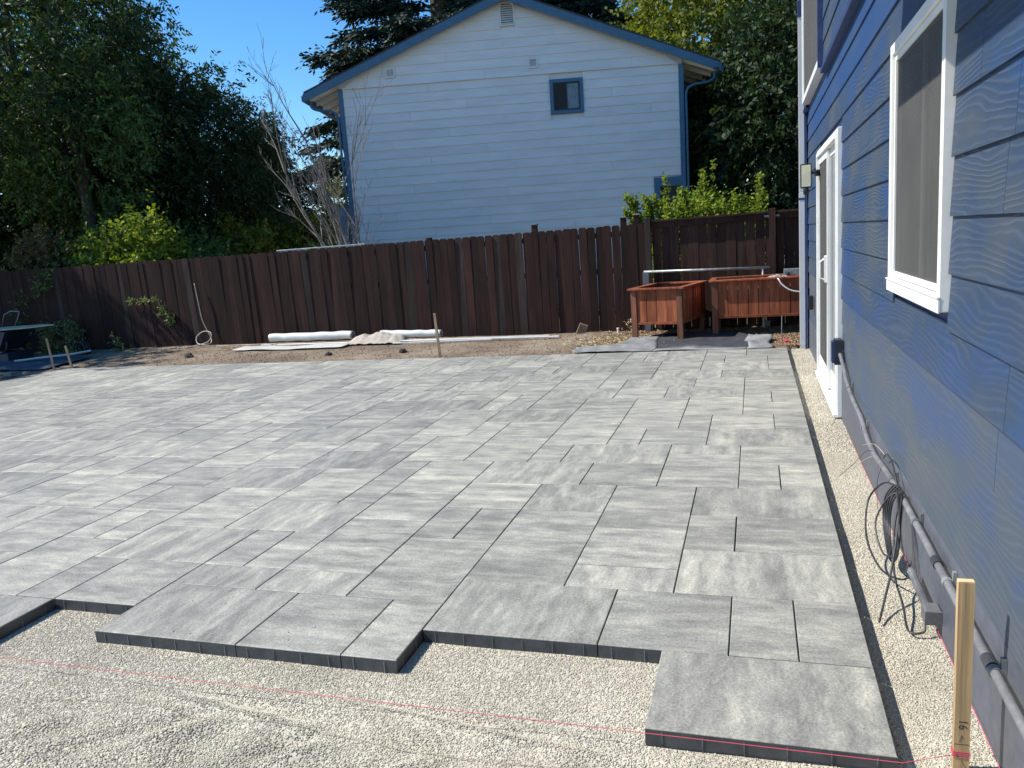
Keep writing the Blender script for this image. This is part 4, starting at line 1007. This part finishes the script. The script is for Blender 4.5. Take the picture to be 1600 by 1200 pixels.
# ================================================================= TREES
def sprays(name, C, rad, n, L, nl, lw, ll, mat, parent, droop=.3, center=None, seed=0, flat=.8):
    """leafy sprays: every spray is a twig with leaves set along it"""
    R = np.random.RandomState(seed); K = len(C); idx = R.randint(0, K, n)
    O = C[idx] + R.normal(0, 1, (n, 3))*rad[idx][:, None]*np.array([.5, .5, .5*flat])
    ctr = C.mean(0) if center is None else np.array(center)
    d = (O-ctr); d /= np.linalg.norm(d, axis=1)[:, None]+1e-6
    d = d*.8 + R.normal(0, .6, (n, 3)); d[:, 2] -= droop; d /= np.linalg.norm(d, axis=1)[:, None]
    s_ = L*R.uniform(.5, 1.2, n)
    t = np.linspace(.1, 1, nl)
    P = O[:, None] + d[:, None]*(s_[:, None]*t[None])[:, :, None]; P[:, :, 2] -= (droop*.5*s_[:, None]*t[None]**2)
    up = np.cross(d, R.normal(0, 1, (n, 3))); up /= np.linalg.norm(up, axis=1)[:, None]+1e-6
    sgn = np.where(np.arange(nl) % 2, 1, -1)[None, :, None]
    ld = d[:, None]*.55 + up[:, None]*sgn*.8 + R.normal(0, .25, (n, nl, 3)); ld[:, :, 2] -= .25; ld /= np.linalg.norm(ld, axis=2)[:, :, None]
    nr = np.cross(ld, R.normal(0, 1, (n, nl, 3))); nr /= np.linalg.norm(nr, axis=2)[:, :, None]+1e-6
    sz = R.uniform(.65, 1.25, (n, nl))[:, :, None]
    a = P; b = P + ld*ll*.45*sz + nr*lw*.5*sz; c = P + ld*ll*sz; e = P + ld*ll*.45*sz - nr*lw*.5*sz
    V = np.stack([a, b, c, e], 2).reshape(-1, 3); m_ = len(V)//4
    F = np.arange(m_*4).reshape(-1, 4)
    return npmesh(name, V, F, mat, parent)
def trunk_mesh(base, H_, r, limbs, mat, parent, off, lean=(0, 0), seed=0):
    rr = random.Random(seed); m = MB(); m.M = Matrix.Translation(-Vector(off)); b = Vector(base)
    P = [b + Vector((lean[0]*t+.12*math.sin(t*5+seed), lean[1]*t+.1*math.cos(t*4), H_*t)) for t in [k/7 for k in range(8)]]
    m.tube(P, [r*(1-.75*k/7) for k in range(8)], 8)
    for q in limbs:
        t = rr.uniform(.25, .8); s_ = b + Vector((lean[0]*t, lean[1]*t, H_*t)); q = Vector(q); mid = (s_+q)/2 + Vector((0, 0, rr.uniform(.1, .5)))
        m.tube(spl([s_, mid, q], 3), [r*.35*(1-k/8) for k in range(7)], 5)
    return m.build('trunk', mat, parent, smooth=True)
def broad(name, base, ctr, rx, ry, rz, ncl, nsp, label, mat, seed, cr=.75, L=.55, nl=9, ll=.13, lw=.055, droop=.35, group=None, th=None, bark='bark', shell=.45, cat='tree', r=.22, flat=.8, lobes=7):
    t = empty(name, base, label=label, cat=cat, group=group); R = np.random.RandomState(seed)
    d = R.normal(0, 1, (ncl, 3)); d /= np.linalg.norm(d, axis=1)[:, None]
    lob = R.normal(0, 1, (lobes, 3)); lob /= np.linalg.norm(lob, axis=1)[:, None]
    bumpy = .78 + .34*np.max(np.clip(d@lob.T, 0, 1)**4, axis=1)
    q = (shell + (1-shell)*R.uniform(0, 1, ncl)**.55)*bumpy
    C = np.array(ctr) + d*np.array([rx, ry, rz])*q[:, None]
    C[:, 2] = np.maximum(C[:, 2], .5)
    off = np.array(base)
    o = sprays('crown', C-off, np.full(ncl, cr), nsp, L, nl, lw, ll, M[mat], t, droop, np.array(ctr)-off, seed+1, flat)
    trunk_mesh(base, ctr[2]+rz*.55-base[2], r, [tuple(c) for c in C[:16]], M[bark], t, base, (ctr[0]-base[0], ctr[1]-base[1]), seed)
    return t
broad('walnut_tree', (-18.6, 17.2, -.1), (-18.9, 17.6, 7.0), 4.3, 4.0, 4.9, 260, 6500, 'tall dark leafy tree filling the upper left corner behind the fence', 'leafA', 1, nl=10, ll=.17, lw=.06)
broad('walnut_tree', (-15.9, 20.6, -.1), (-16.7, 20.8, 4.7), 3.35, 3.0, 3.4, 230, 6500, 'rounded dark drooping tree between the tall left tree and the bare tree', 'leafA', 2, nl=10, ll=.16, lw=.055, droop=.6)
broad('walnut_tree', (-22.5, 23.5, -.1), (-23.4, 22.5, 8.2), 4.0, 4.0, 4.6, 200, 4800, 'taller tree behind the dark left trees, its top against the sky', 'leafB', 3, nl=9, ll=.18, lw=.07)
broad('walnut_tree', (-15.6, 15.9, -.1), (-16.6, 16.6, 5.2), 1.9, 1.7, 2.2, 80, 1900, 'lighter green lower tree in front of the dark left trees', 'leafB', 4, nl=9, ll=.14, lw=.06)
broad('shade_tree', (-21.6, 11.0, -.1), (-21.3, 11.2, 6.6), 3.3, 3.2, 3.2, 110, 2600, 'tree past the left edge that shades the wheelbarrow corner', 'leafB', 5, nl=8, ll=.22, lw=.11)
broad('shade_tree', (-22.5, 17.5, -.1), (-22.5, 17.5, 3.2), 3.6, 2.2, 3.2, 130, 3200, 'low dark tree mass at the far left under the tall tree', 'leafA', 51, nl=9, ll=.18, lw=.08)
broad('shade_tree', (-18.4, 19.6, -.1), (-18.4, 19.6, 2.8), 3.0, 1.8, 2.8, 120, 3000, 'low dark tree mass under and behind the drooping tree', 'leafA', 52, nl=9, ll=.17, lw=.08)
broad('shade_tree', (-20.5, 27.5, -.1), (-20.5, 27.5, 3.6), 4.2, 2.0, 3.4, 130, 3200, 'dark tree mass low behind the drooping tree, left of the conifers', 'leafA', 53, nl=9, ll=.2, lw=.09)
broad('maple_tree', (-.9, 27.4, -.1), (-.2, 27.2, 7.2), 4.0, 3.4, 3.6, 230, 5600, 'large yellow green leafy tree right of the white house roof', 'leafY', 6, nl=9, ll=.15, lw=.10, droop=.25, shell=.6)
broad('shade_tree', (1.6, 22.2, -.1), (1.6, 22.4, 4.6), 3.3, 2.6, 3.9, 190, 4600, 'dark dense tree right of the white house, beside the downspout', 'leafA', 7, nl=9, ll=.15, lw=.09)
broad('shade_tree', (-.9, 23.8, -.1), (-.8, 24.6, 3.2), 2.4, 1.7, 2.7, 120, 3000, 'dark undergrowth tree close to the right wall of the white house', 'leafA', 8, nl=9, ll=.14, lw=.09, bark='palebark', r=.09)
for k, (px, py, h, rx, mt, lb) in enumerate(((-13.4, 14.7, 2.65, .85, 'leafBright', 'bright lime green leafy bush above the left part of the fence'), (-15.9, 14.5, 2.55, 1.15, 'leafBrown', 'brownish green bush above the fence at the far left'), (-14.6, 14.9, 2.35, .8, 'leafBush', 'mid green bush between the brownish bush and the lime green one'),
     (-12.6, 15.8, 2.2, .8, 'leafB', 'low green bush right of the lime green one'), (-15.4, 18.6, 2.9, 1.2, 'leafBush', 'yellowish undergrowth bush below the drooping tree'), (-14.2, 19.6, 2.8, 1.2, 'leafY', 'olive bush under the right side of the drooping tree'), (-15.0, 22.2, 3.2, 1.3, 'leafBush', 'green bush below the grey conifers'), (-14.4, 24.0, 2.9, 1.4, 'leafY', 'yellow green bush behind the bare tree'), (-16.9, 18.0, 2.6, 1.2, 'leafB', 'dark green bush between the left trunks'))):
    broad('bush', (px, py, -.1), (px, py, h*.58), rx, .8, h*.42, 40, 900 if k < 3 else 650, lb, mt, 20+k, cr=.35, L=.32, nl=7, ll=.11 if k < 3 else .12, lw=.075, droop=.0, r=.04, cat='bush', flat=1.2)
# shrub standing above the right fence, with upright shoots
sh = empty('shrub', (-.85, 14.1, 0), label='bright green small leaved shrub rising above the right fence section', cat='shrub'); R = np.random.RandomState(71)
C = np.stack([R.uniform(-.85, .85, 60), R.uniform(-.3, .3, 60), R.uniform(.9, 2.0, 60)], 1); C[:, 2] -= .30*np.abs(C[:, 0])
sprays('foliage', C, np.full(60, .17), 2300, .24, 8, .045, .065, M['leafBright'], sh, -.45, (0, 0, .4), 72, 1.2)
m = MB(); SC = []
for k in range(24):
    bx = R.uniform(-.9, .9); tz = R.uniform(2.0, 2.35) + (.35 if abs(bx-.2) < .15 else 0) - .2*abs(bx)*R.uniform(0, 1); lean = R.uniform(-.22, .22) + bx*.25
    if k == 0: bx, tz, lean = .15, 2.72, .05
    if k == 1: bx, tz, lean = -.75, 2.25, -.55
    if k == 2: bx, tz, lean = .8, 2.4, .15
    if k == 3: bx, tz, lean = -.5, 2.52, -.1
    P = [(bx*.6, 0, .0), (bx*.85, R.uniform(-.1, .1), 1.2), (bx+lean*.5, R.uniform(-.1, .1), 1.7), (bx+lean, R.uniform(-.15, .15), tz)]
    s_ = spl(P, 6); m.tube(s_, .006, 4)
    for t in range(10, 19):
        for q in range(3): SC.append(s_[t])
m.build('stem', M['bark'], sh); SC = np.array([tuple(p) for p in SC])
sprays('shoot_leaves', SC, np.full(len(SC), .03), len(SC)*3, .07, 3, .042, .066, M['leafBright'], sh, -.6, (0, 0, 0), 73)
# conifers
def conifer(name, base, H_, R0, n, label, mat, seed, L=.55, z0=.12, power=.9, group=None, nw=7, lw=.05):
    t = empty(name, base, label=label, cat='tree', group=group); R = np.random.RandomState(seed)
    nb = int(H_*9); zz = z0 + (1-z0)*np.sort(R.uniform(0, 1, nb))**.9; az = R.uniform(0, 2*PI, nb)
    ln = R0*(1-zz)**power*R.uniform(.72, 1.12, nb) + .15
    idx = R.choice(nb, n, p=ln/ln.sum()); u = R.uniform(.12, 1, n)**.75
    r = ln[idx]*u; droop = .16*r*r/R0 + .10*r
    lat = R.normal(0, .10, n)*ln[idx]*(1-u*.55)
    ca, sa = np.cos(az[idx]), np.sin(az[idx])
    O = np.stack([ca*r - sa*lat, sa*r + ca*lat, zz[idx]*H_ - droop + R.normal(0, .05, n) + .06*r], 1)
    d = np.stack([ca - sa*R.normal(0, .7, n), sa + ca*R.normal(0, .7, n), -.35 + R.normal(0, .25, n)], 1); d /= np.linalg.norm(d, axis=1)[:, None]
    tt = np.linspace(0, 1, nw); s_ = L*R.uniform(.5, 1.1, n)
    P = O[:, None] + d[:, None]*(s_[:, None]*tt[None])[:, :, None]
    side = np.cross(d, np.array([0, 0, 1.])); side /= np.linalg.norm(side, axis=1)[:, None]
    sg = np.where(np.arange(nw) % 2, 1, -1)[None, :, None]
    ld = d[:, None]*.7 + side[:, None]*sg*.7 + R.normal(0, .2, (n, nw, 3)); ld[:, :, 2] -= .2
    nr = np.cross(ld, R.normal(0, 1, (n, nw, 3))); nr /= np.linalg.norm(nr, axis=2)[:, :, None]
    ll = L*.33; a = P; b = P+ld*ll*.5+nr*lw*.5; c = P+ld*ll; e = P+ld*ll*.5-nr*lw*.5
    V = np.stack([a, b, c, e], 2).reshape(-1, 3); npmesh('crown', V, np.arange(len(V)).reshape(-1, 4), M[mat], t)
    m = MB(); m.tube([(0, 0, 0), (0, 0, H_*.5), (0, 0, H_*.99)], [H_*.018, H_*.011, .01], 8)
    for k in range(0, nb, 3): m.tube([(0, 0, zz[k]*H_), (math.cos(az[k])*ln[k]*.9, math.sin(az[k])*ln[k]*.9, zz[k]*H_-.1*ln[k])], [.05, .012], 4)
    m.build('trunk', M['bark'], t); return t
conifer('fir_tree', (-11.8, 30.8, -.1), 24, 7.3, 25000, 'huge dark fir rising behind the white house roof, left of the ridge', 'needle', 11, L=.75, z0=.10, lw=.09, power=.75)
conifer('fir_tree', (-5.4, 33.5, -.1), 21, 5.4, 13000, 'dark fir behind the white house roof, right of the ridge', 'needle', 12, L=.75, z0=.10, lw=.09)
conifer('spruce_tree', (-20.9, 32.0, -.1), 7.9, 2.0, 5200, 'small grey green conifer left of the bare tree', 'needleG', 13, L=.5, z0=.05, lw=.06)
conifer('spruce_tree', (-19.4, 34.0, -.1), 6.4, 2.0, 4200, 'shorter dark conifer directly behind the bare tree', 'needle', 14, L=.5, z0=.05, lw=.06)
broad('birch_tree', (-15.3, 30.0, -.1), (-15.2, 30.0, 3.8), 1.3, 1.3, 2.6, 60, 1700, 'slim olive green tree beside the left corner of the white house', 'leafY', 15, nl=8, ll=.15, lw=.08, r=.1)
# leafless tree leaning left of the white house
bt = empty('bare_tree', (-8.35, 15.9, -.1), label='leafless pale branched tree leaning left beside the white house', cat='tree')
rr = random.Random(5); m = MB(); tw = MB()
def grow(mb, p, d, L, r, lev):
    n = 5; P = [p]; q = Vector(p); d = d.normalized()
    for k in range(n):
        d = (d + Vector((rr.uniform(-.10, .10), rr.uniform(-.10, .10), rr.uniform(-.05, .05)))).normalized(); q = q + d*L/n; P.append(q.copy())
    (m if lev < 2 else tw).tube(P, [max(.0035, r*(1-.75*k/n)) for k in range(n+1)], 6 if lev < 2 else 4, cap=False)
    if lev >= 3: return
    for k in range((5, 5, 4)[lev]):
        t = rr.randint(1, n); dd = (d + Vector((rr.uniform(-.7, .7), rr.uniform(-.7, .7), rr.uniform(-.1, .7)))).normalized()
        grow(mb, P[t], dd, L*rr.uniform(.28, .5), r*.40, lev+1)
for (d, L, r) in (((-.46, .0, 1), 4.5, .055), ((-.62, .15, 1), 4.2, .042), ((-.30, .05, 1), 3.6, .04), ((-.42, -.15, 1), 3.9, .045), ((-.26, .2, 1), 3.0, .03), ((-.52, .3, 1), 4.5, .038), ((-.34, .3, 1), 4.0, .04)):
    grow(m, Vector((rr.uniform(-.12, .12), rr.uniform(-.1, .1), 0)), Vector(d), L, r, 0)
m.build('branches', M['palebark'], bt, smooth=True); tw.build('twigs', M['palebark'], bt)
# far woods closing the horizon
R = np.random.RandomState(91); n = 30000
az = R.uniform(-1.35, .75, n); D = R.uniform(58, 66, n); top = 3.2 + 1.3*np.sin(az*9) + .8*np.sin(az*23+1) + .4*np.sin(az*61)
P = np.stack([np.sin(az)*D, np.cos(az)*D, R.uniform(0, 1, n)**.8*top], 1); q = R.normal(0, 1, (n, 3)); q /= np.linalg.norm(q, axis=1)[:, None]; r2 = np.cross(q, R.normal(0, 1, (n, 3))); r2 /= np.linalg.norm(r2, axis=1)[:, None]
V = np.stack([P-q*.35, P+r2*.22, P+q*.35, P-r2*.22], 1).reshape(-1, 3)
o = npmesh('distant_woods', V, np.arange(n*4).reshape(-1, 4), M['leafA']); o['kind'] = 'stuff'
# pale shed roof showing just over the fence
s_ = empty('shed', (-8.6, 15.0, 0), .12, label='low shed whose pale flat roof edge shows over the fence by the bare tree', cat='shed')
m = MB(); m.box((-1.1, 0, -.1), (.7, 1.5, 1.79)); m.build('wall', M['oldwood'], s_); m = MB(); m.box((-1.2, -.12, 1.791), (.8, 1.7, 1.845), .005); m.build('roof', M['galv'], s_)
# weeds and vines
def plant(name, pts, n, size, label, mat, cat, seed, rad=.07):
    p = empty(name, pts[0], label=label, cat=cat); off = Vector(pts[0]); R_ = np.random.RandomState(seed)
    m = MB(); m.tube([q-off for q in spl(pts, 5)], .005, 4); m.build('stem', M['bark'], p)
    C = np.array([tuple(q-off) for q in spl(pts, 5)])
    sprays('leaves', C, np.full(len(C), rad), n, .09, 4, size*.6, size, M[mat], p, .1, (0, .5, 0), seed)
plant('vine', [(-12.3, 13.10, 1.02), (-12.1, 13.09, 1.06), (-11.9, 13.09, 1.02), (-11.75, 13.1, 1.05)], 34, .06, 'small vine sprig poking through the fence, left of the hanging one', 'weed', 'vine', 31, .06)
plant('vine', [(-11.6, 13.10, 1.08), (-11.5, 13.09, .85), (-11.35, 13.09, .68), (-11.3, 13.09, .60)], 46, .06, 'small vine hanging on the fence, nearer the white cord', 'weed', 'vine', 32, .06)
plant('vine', [(-15.4, 13.08, .2), (-15.2, 13.08, .9), (-14.6, 13.08, 1.4), (-14.2, 13.08, 1.55)], 110, .07, 'dark climbing vine on the fence at the far left', 'leafBush', 'vine', 33, .28)
for k, (px, py, n_, s__, lb) in enumerate(((-14.3, 12.85, 260, .06, 'pale leaved weed clump behind the tarp at the left edge'), (-13.75, 12.9, 190, .06, 'pale leaved weed clump right of the wheelbarrow'), (-12.55, 12.85, 60, .045, 'small weed at the fence foot behind the two stakes'), (-1.98, 12.85, 36, .035, 'tiny yellow flowered weed by the small planter'))):
    h = (.55, .6, .25, .22)[k]; plant('weed', [(px, py, -.02), (px+.05, py, h*.5), (px-.05, py, h)], n_, s__, lb, 'weed' if k != 3 else 'straw', 'weed', 41+k, .2 if k < 2 else .1)
# dry tufts along the dirt by the mulch
